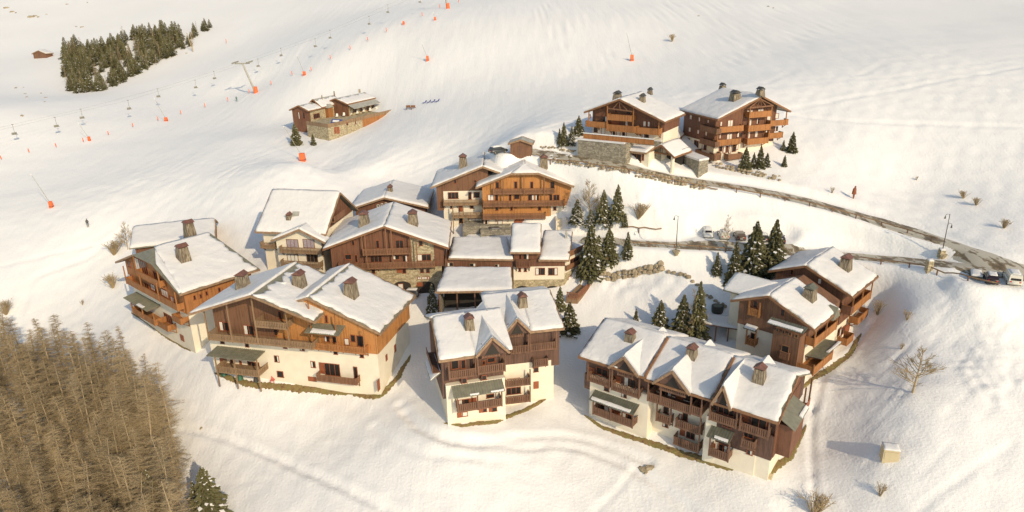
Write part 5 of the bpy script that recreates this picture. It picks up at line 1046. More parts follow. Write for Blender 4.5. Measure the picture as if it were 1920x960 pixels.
LG=larch_mesh(90,60)
SP=[spruce_mesh(i,r,s,d) for i,(r,s,d) in enumerate(((.27,.22,1.0),(.23,.3,.95),(.33,.2,1.05),(.28,.6,.9)))]
SPF=[spruce_mesh(20+i,r,.16,.55) for i,r in enumerate((.26,.22,.30,.2))]
SM=('needle','bark','snowt')
def ground(px,py): return at(px,py)
def sp(i,px,py,top,label,wide=1.0,kind='spruce',dark=False):
    P=at(px,py); Zc=(CM@(P-CAM))[2]; yn=(480-py)/FPX; h=(py-top)*Zc/FPX/(math.cos(PITCH)+math.sin(PITCH)*yn)
    plant(kind,SP[i],SM,P,h,random.uniform(0,6),label,'spruce',None,wide*.8)
for a in ((0,1057,272,228,'tall narrow spruce, left one of the group beside the upper brown chalet',1.0),(3,1072,272,236,'snow flecked spruce in front of the terrace wall\'s left end',1.25),(2,1085,252,216,'dark spruce close to the left wall of the upper brown chalet',1.3),(1,1049,270,240,'short spruce at the far left of the upper group',1.1),
 (2,1118,284,266,'small young spruce standing in front of the stone terrace wall',1.5),
 (0,1484,285,246,'spruce standing alone right of the upper four storey chalet',1.3),(1,1468,282,262,'little spruce beside the taller one right of the upper four storey chalet',1.5),(2,1396,320,275,'spruce nearest the corner balcony of the upper four storey chalet',1.2),(0,1424,314,272,'second spruce below the upper four storey chalet',1.2),(1,1412,313,285,'short dark spruce between two taller ones below the upper four storey chalet',1.3),(2,1437,312,286,'third spruce below the upper four storey chalet, bushy',1.2),(0,1470,312,290,'sparse young spruce on the slope right of the row below the upper chalet',1.2),
 (2,1131,415,355,'spruce on the bank right of the orange chalet, left of the taller pair',1.1),(0,1157,412,345,'tallest spruce on the bank right of the orange chalet',1.1),(3,1082,418,372,'snow laden spruce against the right wall of the orange chalet',1.7),(3,1108,425,392,'round snow covered spruce at the foot of the bank',1.9),(3,1141,425,398,'small snow dusted spruce below the tall pair',1.6),(1,1172,425,400,'small sparse spruce above the road railing',1.5),
 (2,1107,515,420,'large spruce beside the right wing of the tower house',1.1),(0,1141,492,426,'dark green spruce above the red brown planter',1.5),(1,1176,484,434,'slim spruce at the lower road, right of the planter',1.3),(3,1122,500,440,'brownish spruce between two greener ones near the lower road',1.3),
 (1,1343,515,472,'small dark spruce left of the trio by the lower road',1.3),(0,1375,530,452,'left spruce of the tall trio by the lower road',1.0),(2,1410,522,415,'tallest and widest spruce of the trio by the lower road',1.1),(2,1447,505,411,'right spruce of the tall trio by the lower road',1.1),
 (0,1306,640,528,'brown topped spruce behind the triple gabled chalet',.9),(2,1278,632,552,'dense spruce behind the first roof gable of the triple gabled chalet',1.1),(2,1237,620,562,'round spruce behind the triple gabled chalet',1.2),(1,1192,606,578,'small spruce left of the group behind the triple gabled chalet',1.2),
 (3,812,590,532,'snow laden courtyard spruce in front of the carport',1.1),(0,1050,580,536,'spruce half hidden behind the small front chalet',1.2),(2,1068,622,565,'dark spruce at the right corner of the small front chalet',1.3),
 (2,556,272,230,'spruce at the front corner of the mountain restaurant',1.15),(0,588,272,250,'short spruce below the restaurant terrace',1.3)):
    sp(*a[:4],a[4],a[5])
# spruce and larch grove on the far left
def inpoly(x,y,P):
    c=False
    for i in range(len(P)):
        x1,y1=P[i];x2,y2=P[i-1]
        if (y1>y)!=(y2>y) and x<(x2-x1)*(y-y1)/(y2-y1)+x1: c=not c
    return c
GP=[(124,98),(140,92),(200,95),(250,68),(300,62),(345,66),(392,42),(402,50),(380,66),(352,92),(300,120),(235,150),(215,166),(150,178),(126,168)]
gy=60
cand=[]
while len(cand)<205:
    x=random.uniform(120,405);y=random.uniform(40,180)
    if inpoly(x,y,GP) and all((x-a)**2+((y-b)*1.6)**2> 30 for a,b in cand): cand.append((x,y))
    gy+=1
    if gy>9000: break
for i,(x,y) in enumerate(sorted(cand,key=lambda t:t[1])):
    P=at(x,y); Zc=(CM@(P-CAM))[2]; hp=random.uniform(20,34)*(1 if x<340 else .62); h=hp*Zc/FPX
    if i%6==3:
        plant('larch',LG,('larch','bark',None),P,h,random.uniform(0,6),'bare brown larch among the spruces of the long upper left grove','larch','bare larches of the upper left grove',1.4); continue
    plant('spruce',SPF[i%4],('needle','bark','snowt'),P,h,random.uniform(0,6),'small spruce in the long grove at the upper left of the piste','spruce','spruces of the upper left grove',random.uniform(1.2,1.6))
# bare larch forest
LM=[larch_mesh(40+i,n) for i,n in enumerate((115,100,125,95,110,105))]; LMM=('larch','bark',None)
top=[(-60,560),(0,575),(45,622),(100,598),(150,625),(215,622),(280,688),(318,760),(330,850),(345,960),(360,1100)]
def topy(x):
    for (a,b),(c,d) in zip(top[:-1],top[1:]):
        if a<=x<=c: return b+(d-b)*(x-a)/(c-a)
    return 2000
L_=[];k=0
while k<60000 and len(L_)<260:
    k+=1; X_=random.uniform(-112,-16); Y_=random.uniform(38,138); z=float(H(X_,Y_)); px,py=proj((X_,Y_,z))
    h=random.choice((random.uniform(8.5,18),random.uniform(13,17))); tx,ty=proj((X_,Y_,z+h))
    if px>345 or tx<-110 or ty>1010: continue
    if tx>338+random.uniform(-6,14) or ty<topy(max(tx,-60))-random.choice((4,8,26)): continue
    if py<690 or tx<-60: continue
    if all((X_-a[0])**2+(Y_-a[1])**2>2.3**2 for a in L_): L_.append((X_,Y_,z,h))
for i,(X_,Y_,z,h) in enumerate(L_):
    plant('larch',LM[i%6],LMM,(X_,Y_,z-.2),h,random.uniform(0,6),'leafless tan larch in the dense forest at the lower left','larch','bare larches of the lower left forest',random.uniform(1.1,1.6),(random.uniform(-.07,.07),random.uniform(-.07,.07)))
print('larches',len(L_),'grove',len(cand))
P=at(397,978); plant('spruce',SP[2],SM,P,9.5,1,'dark green spruce at the bottom edge, right of the larch forest','spruce',None,1.0)
for q_,(a_,b_,h_) in enumerate(((262,1000,9.5),(330,1035,9),(120,1010,9))):
    P=at(a_,b_); plant('spruce',SP[q_],SM,P,h_,q_,('green spruce rising through the larches left of the bottom edge pair','green spruce at the very bottom edge between larch crowns','green spruce deep inside the larch forest')[q_],'spruce',None,.95)
P=at(296,985); plant('spruce',SP[0],SM,P,10,1,'green spruce among the bare larches near the bottom edge','spruce',None,.9)
P=at(372,965); plant('spruce',SP[3],SM,P,6,1,'snow dusted young spruce touching the dark green spruce at the bottom edge','spruce',None,1.0)
P=at(345,1010); plant('larch',LM[1],LMM,P,7,2,'short golden larch just left of the dark spruce at the bottom edge','larch',None,1.3)
# bushes and bare trees
BM=[bush_mesh(60+i,n,s,w,f) for i,(n,s,w,f) in enumerate(((26,.5,.012,5),(40,.75,.016,5),(18,.3,.012,7)))]
def bush(i,px,py,h,label,cat='bush',name='bush',wide=1.0):
    P=at(px,py); o=mkobj(name,BM[i],None,None); 
    if not BM[i].materials: BM[i].materials.append(M['twig'])
    o.location=P; o.scale=(h*wide,h*wide,h); o.rotation_euler=(0,0,random.uniform(0,6)); tag(o,label,cat)
TM=[tree_mesh(80),tree_mesh(81,.009,-.1,.3)]
def btree(i,px,py,top,label,wide=1.0,mat='twig'):
    P=at(px,py); Zc=(CM@(P-CAM))[2]; h=(py-top)*Zc/FPX/.93; plant('bare_tree',TM[i],(mat,'bark',None),P,h,random.uniform(0,6),label,'tree',None,wide)
btree(0,1711,736,645,'leafless young tree alone on the open slope at right',1.35); btree(1,1363,462,398,'thin leafless tree behind the row of parked cars',.7); btree(0,1106,415,335,'leafless tree beside the right gable of the orange chalet',.9); btree(1,1300,645,535,'pale leafless birch behind the triple gabled chalet',.8)
btree(0,240,468,415,'frosted bare tree left of the low annex',.9)
for a in ((1,1197,410,3.2,'tall bare shrub on the snow bank above the lower road'),(1,214,478,3.5,'round frosted shrub beside the far left chalet'),(1,212,540,3,'bare shrub left of the far left chalet galleries'),(0,1645,590,2.6,'bare shrub at the right corner of the twin chalet'),(0,1700,600,1.8,'small twiggy shrub on the slope right of the twin chalet'),(1,1525,965,3.2,'wide bare shrub at the bottom edge, right of centre'),(0,1650,930,1.8,'broken twiggy shrub near the bottom right'),(1,1260,78,2.6,'wide brown shrub patch high on the piste'),(0,1718,338,.9,'small brown shrub above the access road'),(1,1806,372,1.6,'dark twiggy shrub on the upper right slope'),(1,1830,385,1.6,'smaller twiggy shrub just below the dark one on the upper right slope'),(1,1882,428,1.8,'bare shrub above the road near the right edge'),(0,1560,362,1.2,'small frosted shrub beside the access road'),(1,12,590,3.0,'brown shrub at the left edge above the larch forest'),(0,155,572,1.2,'tiny shrub on the slope above the larch forest'),(0,1690,655,1.1,'tiny shrub right of the trodden path'),(2,1268,640,2.4,'bare red shrub between spruces behind the triple gabled chalet')): bush(*a)
# rocks showing through
RK=[]
for i in range(3):
    r=random.Random(i); mb=MB(); v=[];n=7
    for j in range(3):
        for k in range(n): a=6.283*k/n; rr=(1,.85,.45)[j]*r.uniform(.75,1.1); v.append((math.cos(a)*rr,math.sin(a)*rr*.8,(-.4,.35,.7)[j]*r.uniform(.8,1.1)))
    mb.add(v,[(j*n+k,j*n+(k+1)%n,(j+1)*n+(k+1)%n,(j+1)*n+k) for j in range(2) for k in range(n)]+[tuple(range(2*n,3*n))]); me=mesh_of(mb,'rock'); me.materials.append(M['boulder']); RK.append(me)
for i,(px,py,s) in enumerate(((12,15,2.2),(23,22,1.8),(30,24,1.2),(58,32,2.6),(66,30,1.8),(72,32,1.5),(87,27,.9),(126,8,1.2),(164,5,.9),(143,50,1),(154,51,1.4),(30,165,1),(44,164,.6),(47,176,.7),(50,182,.8),(77,175,.7),(85,183,.8),(84,191,.6),(41,217,1),(350,100,.8),(378,802,.45),(1205,880,.9),(1218,877,1.1),(1212,884,.6),(1440,12,.8),(1310,30,.7),(1450,15,.7),(700,1000,.3))):
    o=mkobj('rock',RK[i%3]); P=at(px,py); o.location=P; o.scale=(s,s*.7,s*.45); o.rotation_euler=(0,0,i); tag(o,'brown rock poking through the snow','rock','rocks showing through the snow')
# dry stone retaining walls
def rockwall(pts,hgt,label,size=.6,rows=2,mat='boulder',name='retaining_wall'):
    L=pxline(pts,size*1.0,3); mb=MB(); r=random.Random(len(pts)); 
    for row in range(rows):
        for p in L:
            s=size*r.uniform(.55,1.0); base=RK[r.randrange(3)]; a=r.uniform(0,6.28); ca,sa=math.cos(a),math.sin(a)
            if r.random()<.12: continue
            z=float(H(p[0],p[1]))+hgt*(row+.3)/rows+r.uniform(-.15,.1); c=(p[0]+r.uniform(-.2,.2),p[1]+row*.25+r.uniform(-.15,.15),z)
            mb.add([(c[0]+(v.co.x*ca-v.co.y*sa)*s*1.05,c[1]+(v.co.x*sa+v.co.y*ca)*s*.9,c[2]+v.co.z*s*.8) for v in base.vertices],[tuple(pp.vertices) for pp in base.polygons])
    tag(mb.build(name,M[mat]),label,'stone wall')
rockwall([(1016,276),(1050,281),(1090,287),(1120,289)],.8,'broken line of stones under the upper spruces',.5,1)
rockwall([(1040,303),(1080,309),(1130,318),(1180,325)],.9,'dark stone retaining wall under the access road, left stretch',.55,2)
rockwall([(1195,330),(1230,338),(1280,347),(1320,354)],1.4,'dark stone retaining wall under the access road, in front of the stone service block',.6,3)
rockwall([(1345,314),(1380,322),(1430,332),(1462,338)],1.1,'low stone wall uphill of the access road, right of the service block',.6,2)
rockwall([(1098,524),(1130,522),(1170,520),(1210,512),(1240,505)],1.6,'big boulder wall above the snowy courtyard',.95,2)
rockwall([(1245,506),(1275,515),(1300,528),(1315,545)],.8,'dark boulders curving down behind the courtyard',.8,1)
rockwall([(1325,555),(1340,565),(1360,575)],.6,'row of dark stones left of the twin chalet',.6,1)
# ------------------------------------------------------------------ vehicles
def hull(mb,fr,secs,z0):
    """secs: list of (x along length, half width bottom, half width top, z bottom, z top)"""
    rings=[[fr.P(x,-wb,z0+zb),fr.P(x,wb,z0+zb),fr.P(x,wb,z0+(zb+zt)/2),fr.P(x,wt,z0+zt),fr.P(x,-wt,z0+zt),fr.P(x,-wb,z0+(zb+zt)/2)] for x,wb,wt,zb,zt in secs]
    v=[p for r in rings for p in r]; n=6; f=[(i*n+k,i*n+(k+1)%n,(i+1)*n+(k+1)%n,(i+1)*n+k) for i in range(len(rings)-1) for k in range(n)]+[tuple(range(n))[::-1],tuple(range((len(rings)-1)*n,len(rings)*n))]
    mb.add(v,f)
def paint(name,c):
    m,n,b=newmat(name); b.inputs['Base Color'].default_value=(*c,1); b.inputs['Roughness'].default_value=.3; b.inputs['Coat Weight'].default_value=.4; return m
M['lamp_red']=paint('tail lamp',(.5,.02,.015)); M['lamp_w']=paint('head lamp',(.7,.68,.6))
def car(px,py,yaw,paintc,label,van=False,snow=0,cat='car',name='parked_car'):
    """px,py: ground centre; yaw: direction of the nose in the world"""
    P=at(px,py); fr=Frame(tuple(P[:2]),yaw); z=float(H(P[0],P[1]))+.02; root=empty(name,(P[0],P[1],z),R(yaw),label,cat); pm=paint('car paint',paintc)
    L=4.1 if not van else 4.7; w=.87 if not van else .95; h=1.45 if not van else 1.9; b=MB()
    hull(b,fr,[(-L/2,w*.9,w*.86,.35,.85),(-L/2+.15,w,w*.95,.28,.95),(-.2,w,w*.96,.25,.95),(L/2-.9,w,w*.93,.25,.88),(L/2-.15,w*.95,w*.85,.3,.72),(L/2,w*.85,w*.75,.38,.6)],z); b.build('body',pm,root,True)
    c=MB(); 
    if van: hull(c,fr,[(-L/2+.02,w*.93,w*.85,.9,h-.08),(-L/2+.25,w*.95,w*.86,.9,h),(.7,w*.95,w*.86,.9,h),(L/2-1.0,w*.9,w*.7,.85,h-.65),(L/2-.5,w*.85,w*.7,.8,.95)],z)
    else: hull(c,fr,[(-L/2+.12,w*.88,w*.7,.9,1.1),(-L/2+.45,w*.92,w*.74,.9,h-.05),(-L/2+.9,w*.92,w*.76,.9,h),(.35,w*.92,w*.75,.9,h-.03),(1.15,w*.88,w*.7,.85,.98)],z)
    c.build('cabin',pm,root)
    g=MB(); x0=-L/2-.0 if van else -L/2+.1
    xb=-L/2-.005 if van else -L/2+.16
    g.hexa([fr.P(xb-.01,-w*.72,z+1.0),fr.P(xb-.01,w*.72,z+1.0),fr.P(xb+.1,w*.72,z+1.0),fr.P(xb+.1,-w*.72,z+1.0)],[fr.P(xb+(.06 if van else .25),-w*.66,z+h-.16),fr.P(xb+(.06 if van else .25),w*.66,z+h-.16),fr.P(xb+.35,w*.66,z+h-.16),fr.P(xb+.35,-w*.66,z+h-.16)]); g.build('rear_window',M['glass'],root)
    g=MB(); xf=(1.17 if not van else L/2-.62)
    g.hexa([fr.P(xf-.55,-w*.7,z+1.0),fr.P(xf-.55,w*.7,z+1.0),fr.P(xf+.02,w*.72,z+1.0),fr.P(xf+.02,-w*.72,z+1.0)],[fr.P(xf-1.0,-w*.64,z+h-.12),fr.P(xf-1.0,w*.64,z+h-.12),fr.P(xf-.68,w*.66,z+h-.12),fr.P(xf-.68,-w*.66,z+h-.12)]); g.build('windscreen',M['glass'],root)
    for sg in (-1,1):
        g=MB(); y=w*.95*sg; g.hexa([fr.P(-L/2+.5,y-.06*sg,z+1.0),fr.P(xf-.65,y-.06*sg,z+1.0),fr.P(xf-.65,y,z+1.0),fr.P(-L/2+.5,y,z+1.0)],[fr.P(-L/2+.6,y*.84-.06*sg,z+h-.15),fr.P(xf-1.0,y*.84-.06*sg,z+h-.15),fr.P(xf-1.0,y*.84+.01*sg,z+h-.15),fr.P(-L/2+.6,y*.84+.01*sg,z+h-.15)]); g.build('side_window',M['glass'],root)
        for x in (-L/2+.75,L/2-.8):
            g=MB(); g.tube(fr.P(x,(w-.2)*sg,z+.31),fr.P(x,(w+.01)*sg,z+.31),.32,.32,14); wh=g.build('wheel',M['tyre'],root); g=MB(); g.tube(fr.P(x,(w+.01)*sg,z+.31),fr.P(x,(w+.025)*sg,z+.31),.17,.17,10); g.build('rim',M['steel'],wh)
        g=MB(); fr.box(g,-L/2-.02,-L/2+.08,sg*w*.66-.13,sg*w*.66+.13,z+.68,z+.86); g.build('tail_light',M['lamp_red'],root)
        g=MB(); fr.box(g,L/2-.16,L/2-.02,sg*w*.62-.15,sg*w*.62+.15,z+.55,z+.68); g.build('headlight',M['lamp_w'],root)
        g=MB(); fr.box(g,xf-.75,xf-.6,sg*(w+.1)-.1,sg*(w+.1)+.08,z+.98,z+1.12); g.build('mirror',M['darksteel'],root)
    g=MB(); fr.box(g,-L/2-.03,-L/2+.02,-.26,.26,z+.5,z+.61); g.build('number_plate',M['white'],root)
    if snow:
        s=MB(); q=[fr.P(-L/2+.45,-w*.74,z+h),fr.P(-L/2+.45,w*.74,z+h),fr.P(.4,w*.74,z+h-.02),fr.P(.4,-w*.74,z+h-.02)]; snowpatch(s,q,.16*snow,(.08,.08,.08,.08),.25,3); s.build('snow_cover',M['snow'],root,True)
        if snow>1:
            s=MB(); q=[fr.P(1.2,-w*.8,z+.9),fr.P(1.2,w*.8,z+.9),fr.P(L/2-.1,w*.75,z+.68),fr.P(L/2-.1,-w*.75,z+.68)]; snowpatch(s,q,.15,(.05,.05,.05,.05),.25,4); s.build('snow_cover',M['snow'],root,True)
car(1857,527,63,(.018,.009,.011),'dark maroon hatchback with a snowy roof beside the white van','hatch' and False,1)
car(1896,528,66,(.70,.66,.56),'cream white van parked at the right edge above the twin chalet',True,1,'van','parked_van')
car(1327,442,-100,(.72,.70,.66),'white car facing the camera, first on the left in the roadside row',False,1)
car(1356,445,84,(.62,.58,.48),'cream car seen from behind, second in the roadside row',False,1)
car(1386,447,84,(.12,.085,.06),'brown car seen from behind with a bare roof, third in the roadside row',False,0)
car(1428,450,84,(.04,.035,.035),'black car in the roadside row, partly behind the tall spruces',False,1)
car(1460,453,80,(.035,.03,.035),'black car with red tail lamps at the right end of the roadside row',False,0)
car(934,287,35,(.05,.055,.06),'dark snow covered car beside the small brown shed',False,2)
car(932,438,10,(.04,.04,.045),'dark car under the arch in front of the orange chalet',False,0)
car(842,572,8,(.02,.02,.02),'black car inside the open carport',False,0); car(768,555,170,(.05,.05,.055),'dark grey car by the arches of the central chalet',False,1)
# snow covered trailer next to the hatchback
P=at(1829,520); fr=Frame(tuple(P[:2]),60); z=float(H(P[0],P[1])); t=empty('trailer',(P[0],P[1],z),R(60),'low trailer under a thick snow slab, left of the maroon hatchback','trailer'); mb=MB(); fr.box(mb,-1.6,1.6,-.8,.8,z+.35,z+.7); mb.build('bed',M['darksteel'],t); mb=MB(); snowpatch(mb,[fr.P(-1.6,-.8,z+.7),fr.P(1.6,-.8,z+.7),fr.P(1.6,.8,z+.7),fr.P(-1.6,.8,z+.7)],.35,(.05,.05,.05,.05),.3,1); mb.build('snow_cover',M['snow'],t,True)
for s in (-1,1): mb=MB(); mb.tube(fr.P(0,.7*s,z+.3),fr.P(0,.85*s,z+.3),.3,.3,12); mb.build('wheel',M['tyre'],t)
# ------------------------------------------------------------------ guard rails
def guard(pts,label,dz=.75,st=4.0,name='guard_rail'):
    L=pxline(pts,1.0,4); P0=L[0]; root=empty(name,(P0[0],P0[1],P0[2]),0,label,'guard rail'); b=MB()
    for p,q in zip(L[:-1],L[1:]): b.beam((p[0],p[1],float(H(p[0],p[1]))+dz),(q[0],q[1],float(H(q[0],q[1]))+dz),.10,.2)
    b.build('rail',M['rail_g'],root); d=0
    for p,q in zip(L[:-1],L[1:]):
        d+=np.linalg.norm(q-p)
        if d>st: d=0; m=MB(); h=float(H(p[0],p[1])); m.beam((p[0],p[1]-.1,h-.3),(p[0],p[1]-.1,h+dz+.05),.16,.16,(1,0,0)); m.build('post',M['rail_b'],root)
guard([(1005,296),(1060,306),(1120,318),(1200,332),(1290,350),(1345,362)],'wooden guard rail along the access road, left half')
guard([(1348,352),(1380,361),(1448,372),(1507,384),(1570,400),(1627,416),(1690,434),(1757,455)],'wooden guard rail along the access road, right half')
guard([(1182,461),(1240,464),(1300,468),(1372,473)],'wooden guard rail along the lower road beside the lamp post')
guard([(1612,489),(1692,498),(1742,508),(1800,522),(1842,535),(1872,540)],'wooden guard rail below the parked van and hatchback')
guard([(1163,433),(1210,434),(1240,435)],'short wooden rail uphill of the lower road')
# ------------------------------------------------------------------ lamp posts and signs
def lamp(px,py,top,label,arms=1,planter=True):
    P=at(px,py); Zc=(CM@(P-CAM))[2]; h=(py-top)*Zc/FPX/.94; t=empty('lamp_post',P,0,label,'lamp post'); mb=MB(); mb.tube(P-np.array([0,0,.3]),P+np.array([0,0,h]),.09,.05,8); mb.build('post',M['darksteel'],t)
    for i in range(arms):
        zz=h*(.97-.22*i); mb=MB(); a=[P+np.array([-.05*1,0,zz-.6])]; 
        for k in range(9): an=math.pi*k/8; a.append(P+np.array([(-.35+.35*math.cos(an))*(1 if i==0 else -1),0,zz-.1+.35*math.sin(an)]))
        for p,q in zip(a[:-1],a[1:]): mb.beam(p,q,.05)
        mb.build('arm',M['darksteel'],t); mb=MB(); c=a[-1]; mb.tube(c-np.array([0,0,.45]),c-np.array([0,0,.05]),.17,.08,6); mb.tube(c-np.array([0,0,.05]),c+np.array([0,0,.05]),.12,.02,6); mb.build('lantern',M['darksteel'],t)
    if planter: mb=MB(); mb.tube(P+np.array([.0,-.3,-.5]),P+np.array([0,-.3,.45]),.35,.75,10); mb.build('stone_planter',M['stone'],t)
lamp(1267,473,406,'dark lamp post in a stone planter between the lower road and the courtyard',1)
lamp(1765,480,403,'tall lamp post with two lanterns between the two roads at right',2)
lamp(857,580,530,'thin courtyard lamp post in front of the carport',1,False)
def blockbox(name,px,py,s,mat,label,cat,snow=True,yaw=0,dz=0):
    P=at(px,py); fr=Frame(tuple(P[:2]),yaw); z=float(H(P[0],P[1])); t=empty(name,(P[0],P[1],z),R(yaw),label,cat); mb=MB(); b=s[0]/2; d=s[1]/2; mb.hexa([fr.P(-b,-d,z-.5),fr.P(b,-d,z-.5),fr.P(b,d,z-.5),fr.P(-b,d,z-.5)],[fr.P(-b*.95,-d*.95,z+s[2]),fr.P(b*.95,-d*.95,z+s[2]),fr.P(b*.95,d*.95,z+s[2]+.15),fr.P(-b*.95,d*.95,z+s[2]+.15)]); mb.build('body',M[mat],t)
    if snow: mb=MB(); snowpatch(mb,[fr.P(-b*1.05,-d*1.05,z+s[2]),fr.P(b*1.05,-d*1.05,z+s[2]),fr.P(b*1.05,d*1.05,z+s[2]+.15),fr.P(-b*1.05,d*1.05,z+s[2]+.15)],.22,(.06,.06,.06,.06),.25,2); mb.build('snow_cover',M['snow'],t,True)
    return t,fr,z
t,fr,z=blockbox('utility_cabinet',1667,857,(2.0,1.5,1.45),'ochre','cream utility cabinet with a snowy top, alone low on the right slope','cabinet',True,-14)
mb=MB(); fr.box(mb,-.8,.8,-.78,-.74,z+.1,z+1.2); mb.build('door',M['ochre'],t); mb=MB(); fr.box(mb,.98,1.0,-.5,.5,z+.2,z+1.2); mb.build('vent_panel',M['darksteel'],t)
blockbox('stone_pillar',1741,506,(.9,.9,1.6),'stone','stone gate pillar beside the lower road','pillar')
blockbox('stone_pillar',1764,482,(.9,.9,1.3),'stone','stone pillar at the foot of the two lantern lamp post','pillar')
blockbox('drain_cover',1429,893,(1.1,.7,.15),'stone','pale drain cover at the front right corner of the triple gabled chalet','cover',False,-36)
blockbox('wood_crate',1443,896,(.7,.6,.4),'ochre','small cream crate beside the drain cover','crate',False,-36)
P=at(1600,372); t=empty('carved_statue',P,0,'brown carved wooden figure standing beside the access road','statue'); mb=MB(); mb.tube(P-np.array([0,0,.2]),P+np.array([.0,0,.9]),.12,.2,8); mb.tube(P+np.array([0,0,.9]),P+np.array([0,0,2.0]),.45,.32,8); mb.build('figure',M['redwood'],t); mb=MB(); mb.tube(P+np.array([.05,0,2.0]),P+np.array([.1,0,2.5]),.2,.14,8); mb.build('head',M['redwood'],t)
# red brown planter, hot tub, pergola, ramp
P=at(1146,488); fr=Frame(tuple(P[:2]),20); z=float(H(P[0],P[1])); t=empty('planter',(P[0],P[1],z),R(20),'red brown wooden planter below the dark green spruce','planter'); mb=MB(); mb.hexa([fr.P(-1.4,-.6,z-.3),fr.P(1.2,-.6,z-.3),fr.P(1.2,.6,z-.3),fr.P(-1.4,.6,z-.3)],[fr.P(-1.5,-.7,z+.9),fr.P(1.4,-.7,z+.9),fr.P(1.4,.7,z+.9),fr.P(-1.5,.7,z+.9)]); mb.build('body',M['terracotta'],t)
P=at(1345,582); t=empty('hot_tub',P,0,'round dark hot tub between the spruces and the twin chalet','hot tub'); mb=MB(); mb.tube(P-np.array([0,0,.3]),P+np.array([0,0,.9]),1.0,1.05,18); mb.build('tub',M['darksteel'],t); mb=MB(); mb.tube(P+np.array([0,0,.9]),P+np.array([0,0,.98]),.85,.85,18); mb.build('lid',M['metald'],t)
P=at(1352,640); fr=Frame(tuple(P[:2]),-25); z=float(H(P[0],P[1])); t=empty('pergola',(P[0],P[1],z),R(-25),'dark timber shelter with a snowy roof left of the twin chalet','shelter')
for x in (-3,-1,1,3):
    for y in (0,3.4): mb=MB(); fr.box(mb,x-.1,x+.1,y-.1,y+.1,z-.5,z+2.7); mb.build('post',M['rail_b'],t)
mb=MB(); fr.box(mb,-3.4,3.4,-.3,3.8,z+2.7,z+2.85); mb.build('roof',M['rail_b'],t); mb=MB(); snowpatch(mb,[fr.P(-3.4,-.3,z+2.85),fr.P(3.4,-.3,z+2.85),fr.P(3.4,3.8,z+2.9),fr.P(-3.4,3.8,z+2.9)],.35,(.08,.08,.08,.08),.4,2); mb.build('snow_cover',M['snow'],t,True)
mb=MB(); fr.box(mb,-3.2,3.2,3.5,3.6,z-.5,z+1.2); mb.build('back_fence',M['rail_b'],t)
q=[pz(1062,557,5.3),pz(1083,560,5.1),pz(1112,532,6.3),pz(1091,528,6.5)]; cc=q[0]
t=empty('wooden_ramp',q[0],0,'wooden ramp with a red brown picket fence right of the tower house','ramp'); mb=MB(); mb.prism([p-np.array([0,0,2.2]) for p in q],q); mb.build('deck',M['rail_g'],t)
for a,b in ((q[0],q[1]),(q[1],q[2])):
    mb=MB(); n=int(np.linalg.norm(b-a)/.3); 
    for i in range(n): p=a+(b-a)*(i+.5)/n; mb.beam(p-np.array([0,0,.3]),p+np.array([0,0,1.1]),.2,.05)
    mb.beam(a+np.array([0,0,1.0]),b+np.array([0,0,1.0]),.1,.12); mb.build('picket_fence',M['terracotta'],t)
# sheds
def shed(px,py,yaw,W,D,h,rise,label,mat='brown',snow=.25,name='shed',cat='shed'):
    P=at(px,py); fr=Frame(tuple(P[:2]),yaw); z=float(H(P[0],P[1])); H_=House(name,label,cat,fr,z); q=[[(-.4,D+.3,z+h),(-.4,-.4,z+h),(W/2,-.4,z+h+rise),(W/2,D+.3,z+h+rise)],[(W+.4,-.4,z+h),(W+.4,D+.3,z+h),(W/2,D+.3,z+h+rise),(W/2,-.4,z+h+rise)]]
    H_.roof(fr,q,T=snow,ins=((.08,.08,0,.08),(.08,.08,0,.08)),rmat='metalg',bare=() if snow else (0,1)); H_.wall(fr,[(0,z-1),(W,z-1),(W,z+h-.1),(W/2,z+h+rise-.3),(0,z+h-.1)],0,D,mat); H_.win(Face(fr,1,0,-1),[],'brown'); mb=MB(); fr.box(mb,W*.35,W*.6,-.06,0.02,z,z+h*.75); H_.part('door',mb,'rail_b')
shed(957,289,-8,4.4,3,2.3,.9,'small dark brown shed with a pale sheet roof at the end of the access road','brown',.0)
shed(64,110,-12,7.5,4,2.4,1.5,'tiny old barn alone on the snow at the upper left','brown',.25,'barn','barn')
# deck chairs, parasols and diners' stuff on the restaurant terrace
zt=23.2
def tpt(px,py): return pz(px,py,zt)
CHAIRP=[(634,216),(640,215),(646,214),(652,213),(658,217),(664,212),(670,215),(676,209),(682,212),(688,208),(694,210),(700,206),(632,221),(645,219),(706,208),(712,205)]
ch=None
for i,(px,py) in enumerate(CHAIRP):
    P=tpt(px,py); t=empty('terrace_chair',P,R(random.uniform(0,360)),'white cushioned chair on the restaurant terrace','chair','white chairs on the restaurant terrace')
    mb=MB(); mb.hexa([P+np.array([a,b,.4]) for a,b in ((-.35,-.35),(.35,-.35),(.35,.35),(-.35,.35))],[P+np.array([a,b,.55]) for a,b in ((-.35,-.35),(.35,-.35),(.35,.35),(-.35,.35))]); mb.build('seat',M['white'],t)
    mb=MB(); mb.hexa([P+np.array([a,b,.5]) for a,b in ((-.35,.25),(.35,.25),(.35,.4),(-.35,.4))],[P+np.array([a,b,1.3]) for a,b in ((-.3,.4),(.3,.4),(.3,.5),(-.3,.5))]); mb.build('backrest',M['white'],t)
    for a in (-.3,.3):
        for b in (-.3,.3): mb=MB(); mb.beam(P+np.array([a,b,0]),P+np.array([a,b,.4]),.05); mb.build('leg',M['rail_b'],t)
